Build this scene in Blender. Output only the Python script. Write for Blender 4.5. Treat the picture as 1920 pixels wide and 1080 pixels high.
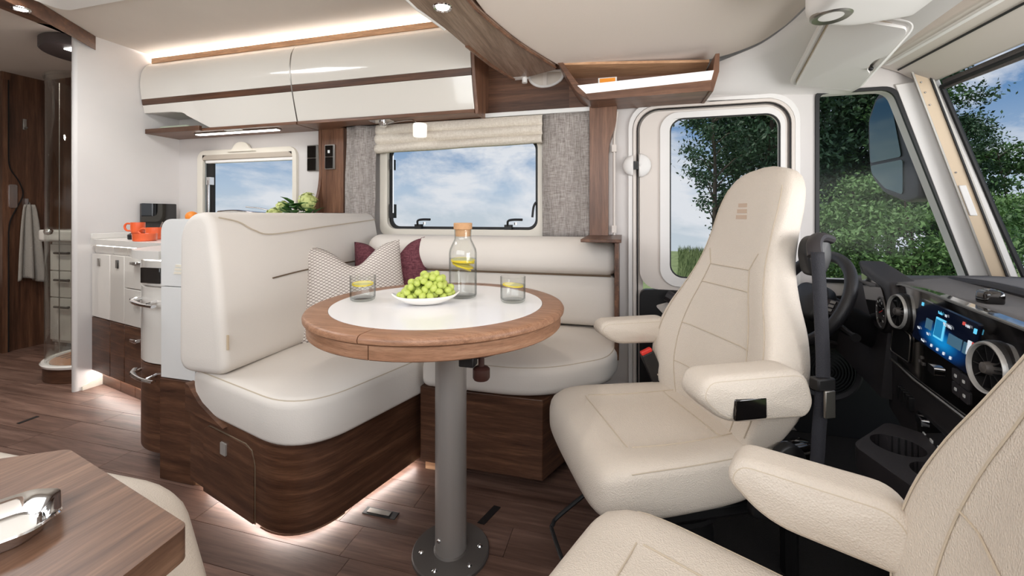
import bpy, bmesh, math, random
import numpy as np
from mathutils import Vector, Matrix
from mathutils.geometry import tessellate_polygon
random.seed(7); rng = np.random.default_rng(7)
for o in list(bpy.data.objects): bpy.data.objects.remove(o)
SC = bpy.context.scene; COL = SC.collection
PI = math.pi; R = math.radians

# ------------------------------------------------------------------ camera
cam_d = bpy.data.cameras.new('camera'); cam = bpy.data.objects.new('camera', cam_d); COL.objects.link(cam)
cam_d.sensor_width = 36.0; cam_d.lens = 36.0 * 780 / 1920; cam_d.shift_y = -136 / 1920
cam_d.clip_start = .02; cam_d.clip_end = 400
cam.location = (0, 0, .985); cam.rotation_euler = (R(90), 0, R(15))
SC.camera = cam
SC.view_settings.view_transform = 'Standard'; SC.view_settings.look = 'None'
SC.view_settings.gamma = 1; SC.view_settings.use_curve_mapping = False
SC.view_settings.exposure = 0.0

# ------------------------------------------------------------------ world: blue sky with clouds
def lin(c):
    c = c / 255
    return c / 12.92 if c <= .04045 else ((c + .055) / 1.055) ** 2.4
def C(r, g, b, a=1): return (lin(r), lin(g), lin(b), a)
W = bpy.data.worlds.new('sky'); SC.world = W; W.use_nodes = True
nt = W.node_tree; nt.nodes.clear()
def N(t, kind, **kw):
    n = t.nodes.new(kind)
    for k, v in kw.items():
        if k in n.inputs.keys(): n.inputs[k].default_value = v
        else: setattr(n, k, v)
    return n
def ramp(t, stops, interp='LINEAR'):
    n = t.nodes.new('ShaderNodeValToRGB'); e = n.color_ramp.elements; n.color_ramp.interpolation = interp
    while len(e) < len(stops): e.new(.5)
    for q, (p, c) in zip(e, stops): q.position = p; q.color = c
    return n
tc = N(nt, 'ShaderNodeTexCoord'); sp = N(nt, 'ShaderNodeSeparateXYZ'); nt.links.new(tc.outputs['Generated'], sp.inputs[0])
rp = ramp(nt, [(0, C(196, 208, 218)), (.06, C(178, 198, 219)), (.2, C(104, 144, 190)), (.5, C(80, 118, 168)), (1, C(52, 88, 142))])
nt.links.new(sp.outputs['Z'], rp.inputs[0])
mp = N(nt, 'ShaderNodeMapping'); mp.inputs['Scale'].default_value = (1.0, 1.0, 2.2); mp.inputs['Location'].default_value = (3.1, 1.7, .4)
nt.links.new(tc.outputs['Generated'], mp.inputs[0])
nz = N(nt, 'ShaderNodeTexNoise', Scale=4.2, Detail=9.0, Roughness=.6, Distortion=.25); nt.links.new(mp.outputs[0], nz.inputs['Vector'])
cr_ = ramp(nt, [(.43, (0, 0, 0, 1)), (.58, (1, 1, 1, 1))]); nt.links.new(nz.outputs['Fac'], cr_.inputs[0])
mx = N(nt, 'ShaderNodeMix', data_type='RGBA'); nt.links.new(cr_.outputs[0], mx.inputs[0]); nt.links.new(rp.outputs[0], mx.inputs[6]); mx.inputs[7].default_value = C(226, 230, 236)
bg = N(nt, 'ShaderNodeBackground', Strength=.95); nt.links.new(mx.outputs[2], bg.inputs[0])
wo = N(nt, 'ShaderNodeOutputWorld'); nt.links.new(bg.outputs[0], wo.inputs[0])

# ------------------------------------------------------------------ sun and daylight
def light(name, kind, loc, rot, energy, color=(1, 1, 1), **kw):
    d = bpy.data.lights.new(name, kind); d.energy = energy; d.color = color
    for k, v in kw.items(): setattr(d, k, v)
    o = bpy.data.objects.new(name, d); COL.objects.link(o); o.location = loc; o.rotation_euler = rot
    return o
def aim(v): return Vector(v).to_track_quat('-Z', 'Y').to_euler()
light('sun', 'SUN', (0, 0, 20), aim((.42, .22, -1)), 2.6, (1, .95, .86), angle=R(3))
# area lamps for daylight: added unseen lounge window, roof hatch and windscreen
light('added_lounge_window_light', 'AREA', (-.6, -.40, 1.38), aim((-.05, 1, .02)), 25, (.95, .98, 1), shape='RECTANGLE', size=2.4, size_y=.8)
light('roof_hatch_daylight', 'AREA', (-2.33, .98, 1.985), aim((0, 0, -1)), 15, (.95, .98, 1), shape='RECTANGLE', size=.5, size_y=.6)
light('windscreen_daylight', 'AREA', (1.56, .45, 1.02), aim((-1, .32, .65)), 34, (1, .985, .985), shape='RECTANGLE', size=1.7, size_y=.7)

# ------------------------------------------------------------------ materials
MAT = {}
def mat(name):
    m = bpy.data.materials.new(name); m.use_nodes = True; t = m.node_tree
    return m, t, t.nodes['Principled BSDF'], t.nodes['Material Output']
def plain(name, col, rough=.5, metal=0., bump=None, vary=0., coat=0., spec=.5, emit=None, sheen=0., transl=0.):
    """flat colour, optional fine relief bump=(scale,strength) and tonal variation"""
    if name in MAT: return MAT[name]
    m, t, p, out = mat(name)
    p.inputs['Base Color'].default_value = col; p.inputs['Roughness'].default_value = rough; p.inputs['Metallic'].default_value = metal
    p.inputs['Specular IOR Level'].default_value = spec; p.inputs['Coat Weight'].default_value = coat; p.inputs['Coat Roughness'].default_value = .05
    p.inputs['Sheen Weight'].default_value = sheen
    if emit: p.inputs['Emission Color'].default_value = emit[0]; p.inputs['Emission Strength'].default_value = emit[1]
    x = N(t, 'ShaderNodeTexCoord')
    if vary:
        n = N(t, 'ShaderNodeTexNoise', Scale=4.0, Detail=4.0); t.links.new(x.outputs['Object'], n.inputs['Vector'])
        d = tuple(c * (1 - vary) for c in col[:3]) + (1,); l = tuple(min(1, c * (1 + vary)) for c in col[:3]) + (1,)
        r = ramp(t, [(.3, d), (.7, l)]); t.links.new(n.outputs['Fac'], r.inputs[0]); t.links.new(r.outputs[0], p.inputs['Base Color'])
    if bump:
        n = N(t, 'ShaderNodeTexVoronoi', Scale=bump[0]); t.links.new(x.outputs['Object'], n.inputs['Vector'])
        b = N(t, 'ShaderNodeBump', Strength=bump[1], Distance=.002); t.links.new(n.outputs['Distance'], b.inputs['Height']); t.links.new(b.outputs[0], p.inputs['Normal'])
    MAT[name] = m; return m
def wood(name, c1, c2, c3, axis='x', rough=.38, fine=1.0, rnd=False):
    """long-grain veneer: stretched noise plus fine pores, grain along axis"""
    if name in MAT: return MAT[name]
    m, t, p, out = mat(name); x = N(t, 'ShaderNodeTexCoord'); mp = N(t, 'ShaderNodeMapping')
    sc = {'x': (.9, 15, 15), 'y': (15, .9, 15), 'z': (15, 15, .9), 'h': (1.1, 1.1, 15)}[axis]; mp.inputs['Scale'].default_value = tuple(s * fine for s in sc)
    src = x.outputs['Object']
    if rnd:
        oi = N(t, 'ShaderNodeObjectInfo'); ad = N(t, 'ShaderNodeVectorMath', operation='ADD'); ml = N(t, 'ShaderNodeMath', operation='MULTIPLY'); ml.inputs[1].default_value = 37.
        t.links.new(oi.outputs['Random'], ml.inputs[0]); t.links.new(src, ad.inputs[0]); t.links.new(ml.outputs[0], ad.inputs[1]); src = ad.outputs[0]
    t.links.new(src, mp.inputs[0])
    n = N(t, 'ShaderNodeTexNoise', Scale=1.6, Detail=5.0, Roughness=.6, Distortion=.35); t.links.new(mp.outputs[0], n.inputs['Vector'])
    r = ramp(t, [(.25, c1), (.5, c2), (.78, c3)]); t.links.new(n.outputs['Fac'], r.inputs[0])
    n2 = N(t, 'ShaderNodeTexNoise', Scale=9.0, Detail=3.0, Roughness=.7); t.links.new(mp.outputs[0], n2.inputs['Vector'])
    r2 = ramp(t, [(.35, (.62, .60, .58, 1)), (.6, (1, 1, 1, 1))]); t.links.new(n2.outputs['Fac'], r2.inputs[0])
    mm = N(t, 'ShaderNodeMix', data_type='RGBA', blend_type='MULTIPLY'); mm.inputs[0].default_value = .8
    t.links.new(r.outputs[0], mm.inputs[6]); t.links.new(r2.outputs[0], mm.inputs[7]); col = mm.outputs[2]
    if rnd:
        rr_ = ramp(t, [(0, (.82, .80, .80, 1)), (.5, (1, .98, .97, 1)), (1, (1.14, 1.10, 1.07, 1))]); t.links.new(oi.outputs['Random'], rr_.inputs[0])
        m2 = N(t, 'ShaderNodeMix', data_type='RGBA', blend_type='MULTIPLY'); m2.inputs[0].default_value = 1
        t.links.new(col, m2.inputs[6]); t.links.new(rr_.outputs[0], m2.inputs[7]); col = m2.outputs[2]
    t.links.new(col, p.inputs['Base Color']); p.inputs['Roughness'].default_value = rough
    b = N(t, 'ShaderNodeBump', Strength=.12, Distance=.001); t.links.new(n2.outputs['Fac'], b.inputs['Height']); t.links.new(b.outputs[0], p.inputs['Normal'])
    MAT[name] = m; return m
def pane_glass(name, tint=(1, 1, 1, 1), refl=.07, rough=.02, edge=None):
    if name in MAT: return MAT[name]
    m, t, p, out = mat(name); t.nodes.remove(p)
    a = N(t, 'ShaderNodeBsdfTransparent', Color=tint); g = N(t, 'ShaderNodeBsdfGlossy', Roughness=rough); f = N(t, 'ShaderNodeLayerWeight', Blend=.5)
    pw = N(t, 'ShaderNodeMath', operation='POWER'); pw.inputs[1].default_value = 4.; t.links.new(f.outputs['Facing'], pw.inputs[0])
    ml = N(t, 'ShaderNodeMath', operation='MULTIPLY_ADD'); ml.inputs[1].default_value = refl * 4; ml.inputs[2].default_value = refl * .4; ml.use_clamp = True
    t.links.new(pw.outputs[0], ml.inputs[0]); s = N(t, 'ShaderNodeMixShader')
    if edge:
        er = ramp(t, [(.45, tint), (.97, edge)]); t.links.new(f.outputs['Facing'], er.inputs[0]); t.links.new(er.outputs[0], a.inputs['Color'])
    t.links.new(ml.outputs[0], s.inputs[0]); t.links.new(a.outputs[0], s.inputs[1]); t.links.new(g.outputs[0], s.inputs[2]); t.links.new(s.outputs[0], out.inputs[0])
    MAT[name] = m; return m
def clear(name, col=(1, 1, 1, 1), ior=1.45, rough=0.):
    if name in MAT: return MAT[name]
    m, t, p, out = mat(name)
    p.inputs['Base Color'].default_value = col; p.inputs['Roughness'].default_value = rough; p.inputs['Transmission Weight'].default_value = 1; p.inputs['IOR'].default_value = ior
    MAT[name] = m; return m
def glow(name, col, s):
    if name in MAT: return MAT[name]
    m, t, p, out = mat(name); t.nodes.remove(p); e = N(t, 'ShaderNodeEmission', Color=col, Strength=s); t.links.new(e.outputs[0], out.inputs[0]); MAT[name] = m; return m
def woven(name, ca, cb, sx, sz, rough=.9):
    """woven cloth with slubby horizontal threads"""
    m, t, p, out = mat(name); x = N(t, 'ShaderNodeTexCoord')
    a = N(t, 'ShaderNodeMapping'); a.inputs['Scale'].default_value = (sx, sx, sz); t.links.new(x.outputs['Object'], a.inputs[0])
    n = N(t, 'ShaderNodeTexNoise', Scale=1.0, Detail=4.0, Roughness=.7); t.links.new(a.outputs[0], n.inputs['Vector'])
    b = N(t, 'ShaderNodeMapping'); b.inputs['Scale'].default_value = (sz * .8, sz * .8, sx * .6); t.links.new(x.outputs['Object'], b.inputs[0])
    n2 = N(t, 'ShaderNodeTexNoise', Scale=1.0, Detail=3.0, Roughness=.7); t.links.new(b.outputs[0], n2.inputs['Vector'])
    ad = N(t, 'ShaderNodeMath', operation='ADD'); t.links.new(n.outputs['Fac'], ad.inputs[0]); t.links.new(n2.outputs['Fac'], ad.inputs[1])
    hf = N(t, 'ShaderNodeMath', operation='MULTIPLY'); hf.inputs[1].default_value = .5; t.links.new(ad.outputs[0], hf.inputs[0])
    r = ramp(t, [(.4, ca), (.62, cb)]); t.links.new(hf.outputs[0], r.inputs[0]); t.links.new(r.outputs[0], p.inputs['Base Color'])
    bp = N(t, 'ShaderNodeBump', Strength=.35, Distance=.002); t.links.new(hf.outputs[0], bp.inputs['Height']); t.links.new(bp.outputs[0], p.inputs['Normal'])
    p.inputs['Roughness'].default_value = rough; p.inputs['Specular IOR Level'].default_value = .15; MAT[name] = m; return m

m_wall = plain('cream_wall', C(219, 214, 211), .75, vary=.02)
m_ceil = plain('ceiling_cloth', C(218, 208, 198), .9, vary=.02)
m_bedcloth = plain('bed_lining', C(238, 226, 217), .95, bump=(220, .12))
m_trim = plain('cab_trim_cream', C(226, 217, 209), .55, bump=(500, .05))
m_trimw = plain('cab_trim_white', C(238, 235, 232), .6, bump=(400, .06))
m_frame = plain('window_frame_cream', C(232, 225, 212), .4)
m_gloss = plain('gloss_cream_lacquer', C(232, 227, 219), .12, coat=.6)
m_white = plain('gloss_white_lacquer', C(236, 236, 234), .12, coat=.6)
m_cloth = plain('cream_upholstery', C(228, 221, 213), .72, bump=(260, .10), vary=.02)
m_leather = plain('beige_leather', C(214, 203, 190), .5, bump=(380, .45), vary=.015)
m_seam = plain('seam_thread', C(198, 184, 164), .8)
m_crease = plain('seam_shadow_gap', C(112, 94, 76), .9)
WAL = (C(60, 38, 28), C(95, 64, 47), C(136, 97, 72))
m_wx = wood('walnut_x', *WAL, axis='x'); m_wh = wood('walnut_horizontal', *WAL, axis='h', fine=1.5); m_wy = wood('walnut_y', *WAL, axis='y'); m_wz = wood('walnut_z', *WAL, axis='z')
LW = (C(188, 140, 104), C(212, 166, 128), C(228, 186, 148))
m_lwx = wood('pale_wood_x', *LW, axis='x', fine=1.5); m_twx = wood('table_wood', C(138, 98, 72), C(166, 122, 94), C(188, 146, 116), axis='x', rough=.42, fine=3.2)
m_apron = wood('table_apron_wood', C(138, 98, 72), C(166, 122, 94), C(188, 146, 116), axis='h', rough=.42, fine=3.0)
m_sidet = wood('side_table_wood', C(92, 66, 52), C(124, 93, 74), C(156, 122, 98), axis='y', fine=1.2)
m_mid = wood('mid_walnut_x', C(90, 62, 48), C(122, 86, 66), C(150, 110, 86), axis='x', fine=1.2)
m_midz = wood('mid_walnut_z', C(90, 62, 48), C(122, 86, 66), C(150, 110, 86), axis='z', fine=1.2)
m_plank = wood('floor_plank_wood', C(80, 58, 49), C(112, 86, 75), C(148, 119, 106), axis='x', rough=.42, fine=.9, rnd=True)
m_sub = plain('floor_joint', C(60, 44, 38), .8)
m_carpet = plain('black_carpet', C(22, 19, 18), .95, bump=(300, .5))
m_black = plain('black_plastic', C(24, 23, 24), .45, bump=(600, .08))
m_dash = plain('dash_dark_plastic', C(44, 40, 42), .55, bump=(700, .15))
m_dashtop = plain('dash_top_cloth', C(104, 102, 102), .85, bump=(300, .25), vary=.08)
m_piano = plain('piano_black', C(14, 11, 10), .06, coat=1)
m_rubber = plain('black_rubber', C(28, 28, 30), .55)
m_chrome = plain('chrome', C(225, 225, 226), .07, metal=1)
m_steel = plain('brushed_steel', C(168, 164, 158), .36, metal=1, bump=(300, .05))
m_pewter = plain('silver_grey_paint', C(158, 152, 147), .36, metal=.35, bump=(600, .08))
m_anth = plain('anthracite_paint', C(92, 87, 84), .5, metal=.3, bump=(600, .1))
m_brown = plain('brown_plastic', C(58, 32, 26), .45)
m_orange = plain('orange_glaze', C(238, 104, 58), .25, coat=.4, vary=.15)
m_redplastic = plain('red_plastic', C(214, 50, 42), .4)
m_grape = plain('grape_skin', C(188, 202, 100), .3, vary=.10, spec=.4)
m_stem = plain('grape_stem', C(120, 130, 60), .7)
m_plate = plain('white_porcelain', C(243, 239, 233), .15, coat=.5)
m_cork = plain('cork', C(206, 160, 118), .9, bump=(220, .5), vary=.14)
m_lemon = plain('lemon_rind', C(250, 222, 50), .4); m_pulp = plain('lemon_pulp', C(252, 240, 150), .4, vary=.08)
m_tabletop = plain('white_table_laminate', C(248, 246, 246), .22, bump=(500, .03))
m_worktop = plain('pale_worktop', C(226, 222, 216), .25)
m_towel = plain('grey_terry', C(164, 158, 150), .95, bump=(160, .9))
m_red = plain('red_fabric', C(206, 46, 40), .85)
m_glass = pane_glass('carafe_glass', (.985, .99, .985, 1), .09, .03, (.66, .68, .67, 1)); m_water = pane_glass('water', (.955, .965, .965, 1), .06, .03, (.78, .81, .82, 1))
m_pane = pane_glass('window_pane', refl=.006, rough=.12); m_shower = pane_glass('shower_glass', (.95, .96, .95, 1), .12)
m_led = glow('led_white', (1, .96, .9, 1), 7.0); m_cove = glow('cove_led', (1, .95, .89, 1), 50.0); m_plinth = glow('plinth_led', (1, .93, .88, 1), 40.0); m_lamp = glow('lamp_shade_glow', (1, .95, .86, 1), 1.15); m_lip = glow('shelf_led', (1, .97, .93, 1), 1.25)
m_leafA = plain('tree_leaf', C(72, 106, 58), .6, vary=.35); m_leafB = plain('tree_leaf_light', C(98, 132, 74), .6, vary=.3); m_leafC = plain('tree_leaf_dark', C(50, 80, 52), .6, vary=.3)
m_bark = plain('bark', C(84, 74, 64), .9, vary=.2); m_field = plain('field_grass', C(122, 138, 92), .95, vary=.25)
m_hleaf = plain('hydrangea_leaf', C(60, 100, 44), .5, vary=.2); m_hflower = plain('hydrangea_flower', C(206, 214, 140), .7, vary=.15)
m_curtain = woven('grey_curtain_weave', C(130, 121, 116), C(190, 183, 178), 26, 330)
m_blind = woven('cream_blind_cloth', C(212, 202, 188), C(232, 224, 212), 60, 200)
m_burg = woven('burgundy_chenille', C(84, 46, 54), C(136, 84, 92), 300, 40)
m_patch = plain('logo_brown_print', C(196, 172, 152), .6)
m_mirror = plain('mirror_glass', C(92, 108, 104), .05, metal=1)
m_fascia = wood('fascia_wood', C(112, 88, 74), C(146, 120, 104), C(176, 152, 136), axis='y', fine=1.3)

def scale_pattern():
    """off-white cloth printed with a fine diamond lattice of grey lines"""
    m, t, p, out = mat('lattice_print_cloth'); x = N(t, 'ShaderNodeTexCoord'); s = N(t, 'ShaderNodeSeparateXYZ'); t.links.new(x.outputs['Object'], s.inputs[0])
    outs = []
    for sg in (1, -1):
        a = N(t, 'ShaderNodeMath', operation='MULTIPLY_ADD'); t.links.new(s.outputs['X'], a.inputs[0]); a.inputs[1].default_value = .62 * sg; t.links.new(s.outputs['Z'], a.inputs[2])
        b = N(t, 'ShaderNodeMath', operation='MULTIPLY'); t.links.new(a.outputs[0], b.inputs[0]); b.inputs[1].default_value = 2 * PI / .0135
        c = N(t, 'ShaderNodeMath', operation='SINE'); t.links.new(b.outputs[0], c.inputs[0]); outs.append(c)
    mxm = N(t, 'ShaderNodeMath', operation='MAXIMUM'); t.links.new(outs[0].outputs[0], mxm.inputs[0]); t.links.new(outs[1].outputs[0], mxm.inputs[1])
    r = ramp(t, [(.76, C(230, 222, 214)), (.92, C(128, 112, 106))]); t.links.new(mxm.outputs[0], r.inputs[0]); t.links.new(r.outputs[0], p.inputs['Base Color']); p.inputs['Roughness'].default_value = .85
    return m
m_lattice = scale_pattern()

# ------------------------------------------------------------------ geometry helpers: every one returns (verts, faces)
def J(*gs):
    V, F = [], []
    for v, f in gs:
        n = len(V); V += list(v); F += [tuple(i + n for i in q) for q in f]
    return V, F
def box(x0, x1, y0, y1, z0, z1):
    V = [(x, y, z) for z in (z0, z1) for y in (y0, y1) for x in (x0, x1)]
    return V, [(0, 2, 3, 1), (4, 5, 7, 6), (0, 1, 5, 4), (2, 6, 7, 3), (0, 4, 6, 2), (1, 3, 7, 5)]
def xf(g, M):
    return [tuple(M @ Vector(v)) for v in g[0]], g[1]
def frame(o, ex, ey, ez):
    m = Matrix.Identity(4)
    for i, e in enumerate((ex, ey, ez)):
        for k in range(3): m[k][i] = e[k]
    for k in range(3): m[k][3] = o[k]
    return m
def tr(x, y, z, rz=0, rx=0, ry=0): return Matrix.Translation((x, y, z)) @ Matrix.Rotation(rz, 4, 'Z') @ Matrix.Rotation(ry, 4, 'Y') @ Matrix.Rotation(rx, 4, 'X')
AX = {'z': lambda a, b, c: (a, b, c), 'y': lambda a, b, c: (a, c, b), 'x': lambda a, b, c: (c, a, b)}
def rr(x0, y0, x1, y1, r, seg=6):
    P = []
    for cx, cy, a in ((x1 - r, y0 + r, -90), (x1 - r, y1 - r, 0), (x0 + r, y1 - r, 90), (x0 + r, y0 + r, 180)):
        for i in range(seg + 1):
            t = R(a + 90 * i / seg); P.append((cx + r * math.cos(t), cy + r * math.sin(t)))
    return P
def fillet(pts, rad, seg=6):
    """polygon with rounded corners"""
    n = len(pts); out = []
    for i in range(n):
        p0, p, p1 = Vector(pts[i - 1]), Vector(pts[i]), Vector(pts[(i + 1) % n]); r = rad[i] if isinstance(rad, (list, tuple)) else rad
        a, b = (p0 - p), (p1 - p); la, lb = a.length, b.length
        k = min(r, la * .49, lb * .49)
        if k < 1e-5: out.append(tuple(p)); continue
        A, B = p + a / la * k, p + b / lb * k
        for j in range(seg + 1):
            t = j / seg; out.append(tuple(A * (1 - t) ** 2 + p * 2 * t * (1 - t) + B * t * t))
    return out
def plate(outer, holes=(), axis='z', at=0., t=.01):
    loops = [outer] + list(holes); flat = [p for l in loops for p in l]
    tris = tessellate_polygon([[Vector((p[0], p[1], 0)) for p in l] for l in loops]); n = len(flat); ax = AX[axis]
    V = [ax(p[0], p[1], at) for p in flat] + [ax(p[0], p[1], at + t) for p in flat]
    F = [tuple(q) for q in tris] + [tuple(i + n for i in reversed(q)) for q in tris]
    k = 0
    for l in loops:
        m = len(l)
        for i in range(m):
            a, b = k + i, k + (i + 1) % m; F.append((a, b, b + n, a + n))
        k += m
    return V, F
def catmull(pts, n=8, closed=False):
    P = [Vector(p) for p in pts]; m = len(P); out = []
    rngi = range(m) if closed else range(m - 1)
    for i in rngi:
        if closed: a, b, c, d = P[i - 1], P[i], P[(i + 1) % m], P[(i + 2) % m]
        else: a, b, c, d = P[max(i - 1, 0)], P[i], P[i + 1], P[min(i + 2, m - 1)]
        for j in range(n):
            t = j / n; out.append(tuple(.5 * ((2 * b) + (c - a) * t + (2 * a - 5 * b + 4 * c - d) * t * t + (3 * b - a - 3 * c + d) * t ** 3)))
    if not closed: out.append(tuple(P[-1]))
    return out
def tube(pts, r, seg=8, closed=False, flat=None):
    """swept circle (or ellipse flat=(ra,rb)); r may be a list"""
    P = [Vector(p) for p in pts]; n = len(P); V, F = [], []; up = None
    for i in range(n):
        if closed: t = (P[(i + 1) % n] - P[i - 1])
        else: t = P[min(i + 1, n - 1)] - P[max(i - 1, 0)]
        if t.length < 1e-9: t = Vector((0, 0, 1))
        t.normalize()
        if up is None: up = Vector((0, 0, 1)) if abs(t.z) < .95 else Vector((1, 0, 0))
        a = t.cross(up)
        if a.length < 1e-6: a = t.orthogonal()
        a.normalize(); b = a.cross(t); up = b
        ri = r[i] if isinstance(r, (list, tuple)) else r; ra, rb = flat if flat else (ri, ri)
        for k in range(seg):
            q = 2 * PI * k / seg; V.append(tuple(P[i] + a * math.cos(q) * ra + b * math.sin(q) * rb))
    m = n if closed else n - 1
    for i in range(m):
        for k in range(seg):
            j = (i + 1) % n; F.append((i * seg + k, i * seg + (k + 1) % seg, j * seg + (k + 1) % seg, j * seg + k))
    if not closed: F.append(tuple(reversed(range(seg)))); F.append(tuple(range((n - 1) * seg, n * seg)))
    return V, F
def lathe(prof, c=(0, 0, 0), seg=32, axis='z', a0=0, a1=360):
    full = a1 - a0 >= 360; m = seg if full else seg + 1; V, F = [], []; ax = AX[axis]
    for (r, z) in prof:
        for k in range(m):
            q = R(a0 + (a1 - a0) * k / seg); v = ax(max(r, 1e-5) * math.cos(q), max(r, 1e-5) * math.sin(q), z); V.append((v[0] + c[0], v[1] + c[1], v[2] + c[2]))
    for i in range(len(prof) - 1):
        for k in range(seg):
            k2 = (k + 1) % m; F.append((i * m + k, i * m + k2, (i + 1) * m + k2, (i + 1) * m + k))
    return V, F
def cyl(c, r, h, axis='z', seg=24, bev=0):
    if bev: return lathe([(0, 0), (r - bev, 0), (r, bev), (r, h - bev), (r - bev, h), (0, h)], c, seg, axis)
    return lathe([(0, 0), (r, 0), (r, h), (0, h)], c, seg, axis)
def ball(c, r, seg=12, rings=8, s=(1, 1, 1)):
    g = lathe([(r * math.sin(PI * i / rings), -r * math.cos(PI * i / rings)) for i in range(rings + 1)], (0, 0, 0), seg)
    return [(v[0] * s[0] + c[0], v[1] * s[1] + c[1], v[2] * s[2] + c[2]) for v in g[0]], g[1]
def resample(loop, n):
    P = [Vector(p).to_2d() if len(p) > 2 else Vector(p) for p in loop]; P.append(P[0]); d = [0]
    for i in range(1, len(P)): d.append(d[-1] + (P[i] - P[i - 1]).length)
    out = []; j = 0
    for k in range(n):
        s = d[-1] * k / n
        while d[j + 1] < s: j += 1
        t = (s - d[j]) / max(d[j + 1] - d[j], 1e-9); out.append(P[j].lerp(P[j + 1], t))
    return out
def offset(loop, d):
    n = len(loop); A = sum(loop[i - 1].x * loop[i].y - loop[i].x * loop[i - 1].y for i in range(n)); s = 1 if A > 0 else -1; out = []
    for i in range(n):
        t = loop[(i + 1) % n] - loop[i - 1]; t.normalize(); out.append(loop[i] + Vector((-t.y, t.x)) * s * d)
    return out
def soft(outline, c0, c1, r0, r1, crown=0., axis='z', n=96, top=True, crown0=0.):
    """cushion: outline extruded from c0 to c1 with rounded rims and crowned faces"""
    L = resample(outline, n); ax = AX[axis]; rings = []
    cen = sum(L, Vector((0, 0))) / n
    for i in range(5):
        t = PI / 2 * i / 4; rings.append((offset(L, r0 * (1 - math.sin(t))), c0 + r0 * (1 - math.cos(t))))
    for i in range(5):
        t = PI / 2 * i / 4; rings.append((offset(L, r1 * (1 - math.cos(t))), c1 - r1 * (1 - math.sin(t))))
    a, b = rings[0][0], rings[-1][0]; pre, post = [], []
    for k in (.85, .65, .4, .15):
        pre.insert(0, ([cen + (p - cen) * k for p in a], c0 - crown0 * (1 - k * k))); post.append(([cen + (p - cen) * k for p in b], c1 + crown * (1 - k * k)))
    rings = pre + rings + post; V, F = [], []
    for pts, c in rings:
        for p in pts: V.append(ax(p.x, p.y, c))
    for i in range(len(rings) - 1):
        for k in range(n): F.append((i * n + k, i * n + (k + 1) % n, (i + 1) * n + (k + 1) % n, (i + 1) * n + k))
    F.append(tuple(reversed(range(n)))); F.append(tuple(range((len(rings) - 1) * n, len(rings) * n)))
    return V, F
def rim(outline, d, c, axis='z', n=96):
    ax = AX[axis]; return [ax(p.x, p.y, c) for p in offset(resample(outline, n), d)]
def grid(fn, nu, nv, thick=None):
    V = [fn(i / nu, j / nv) for j in range(nv + 1) for i in range(nu + 1)]; m = nu + 1
    return V, [(j * m + i, j * m + i + 1, (j + 1) * m + i + 1, (j + 1) * m + i) for j in range(nv) for i in range(nu)]
def spline1(x, xs, ys):
    if x <= xs[0]: return ys[0]
    if x >= xs[-1]: return ys[-1]
    i = max(k for k in range(len(xs)) if xs[k] <= x); i = min(i, len(xs) - 2)
    def m(k):
        if k == 0: return (ys[1] - ys[0]) / (xs[1] - xs[0])
        if k == len(xs) - 1: return (ys[-1] - ys[-2]) / (xs[-1] - xs[-2])
        return (ys[k + 1] - ys[k - 1]) / (xs[k + 1] - xs[k - 1])
    h = xs[i + 1] - xs[i]; t = (x - xs[i]) / h
    return (2 * t ** 3 - 3 * t * t + 1) * ys[i] + (t ** 3 - 2 * t * t + t) * h * m(i) + (-2 * t ** 3 + 3 * t * t) * ys[i + 1] + (t ** 3 - t * t) * h * m(i + 1)

# ------------------------------------------------------------------ object helpers
BASE = {}
def mk(name, geo, m, off=(0, 0, 0), smooth=35, bev=0., solid=0.):
    V, F = geo; me = bpy.data.meshes.new(name); me.from_pydata([(v[0] - off[0], v[1] - off[1], v[2] - off[2]) for v in V], [], F)
    bm = bmesh.new(); bm.from_mesh(me); bmesh.ops.remove_doubles(bm, verts=bm.verts, dist=1e-6); bmesh.ops.recalc_face_normals(bm, faces=bm.faces); bm.to_mesh(me); bm.free()
    me.materials.append(m); me.update()
    if smooth: me.shade_smooth(); me.set_sharp_from_angle(angle=R(smooth))
    o = bpy.data.objects.new(name, me); COL.objects.link(o)
    if solid: q = o.modifiers.new('thickness', 'SOLIDIFY'); q.thickness = solid; q.offset = 0
    if bev: q = o.modifiers.new('edge', 'BEVEL'); q.width = bev; q.segments = 2; q.limit_method = 'ANGLE'; q.angle_limit = R(40)
    return o
def tag(o, label=None, cat=None, group=None, kind=None):
    for k, v in (('label', label), ('category', cat), ('group', group), ('kind', kind)):
        if v: o[k] = v
    return o
def thing(name, label, cat, loc=(0, 0, 0), rz=0, group=None):
    o = bpy.data.objects.new(name, None); COL.objects.link(o); o.location = loc; o.rotation_euler = (0, 0, rz); o.empty_display_size = .05
    BASE[o] = tuple(loc); return tag(o, label, cat, group)
def part(name, geo, m, parent, label=None, local=False, **kw):
    """a mesh under its thing (or under a part of it); geometry in world coordinates unless local"""
    o = mk(name, geo, m, (0, 0, 0) if local else BASE[parent], **kw); o.parent = parent; BASE[o] = BASE[parent]
    if label: o['label'] = label
    return o
def solo(name, geo, m, label, cat, group=None, **kw):
    V = geo[0]; b = [(min(v[i] for v in V) + max(v[i] for v in V)) / 2 for i in range(2)] + [min(v[2] for v in V)]
    o = mk(name, geo, m, b, **kw); o.location = b; BASE[o] = tuple(b); return tag(o, label, cat, group)
def struct(name, geo, m, label=None, **kw):
    o = mk(name, geo, m, **kw); BASE[o] = (0, 0, 0); tag(o, label, kind='structure'); return o
def copy_tree(o, parent=None):
    c = o.copy(); COL.objects.link(c); c.parent = parent
    for ch in list(o.children): copy_tree(ch, c)
    return c
WY = 2.17; CEIL = 2.02

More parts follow.
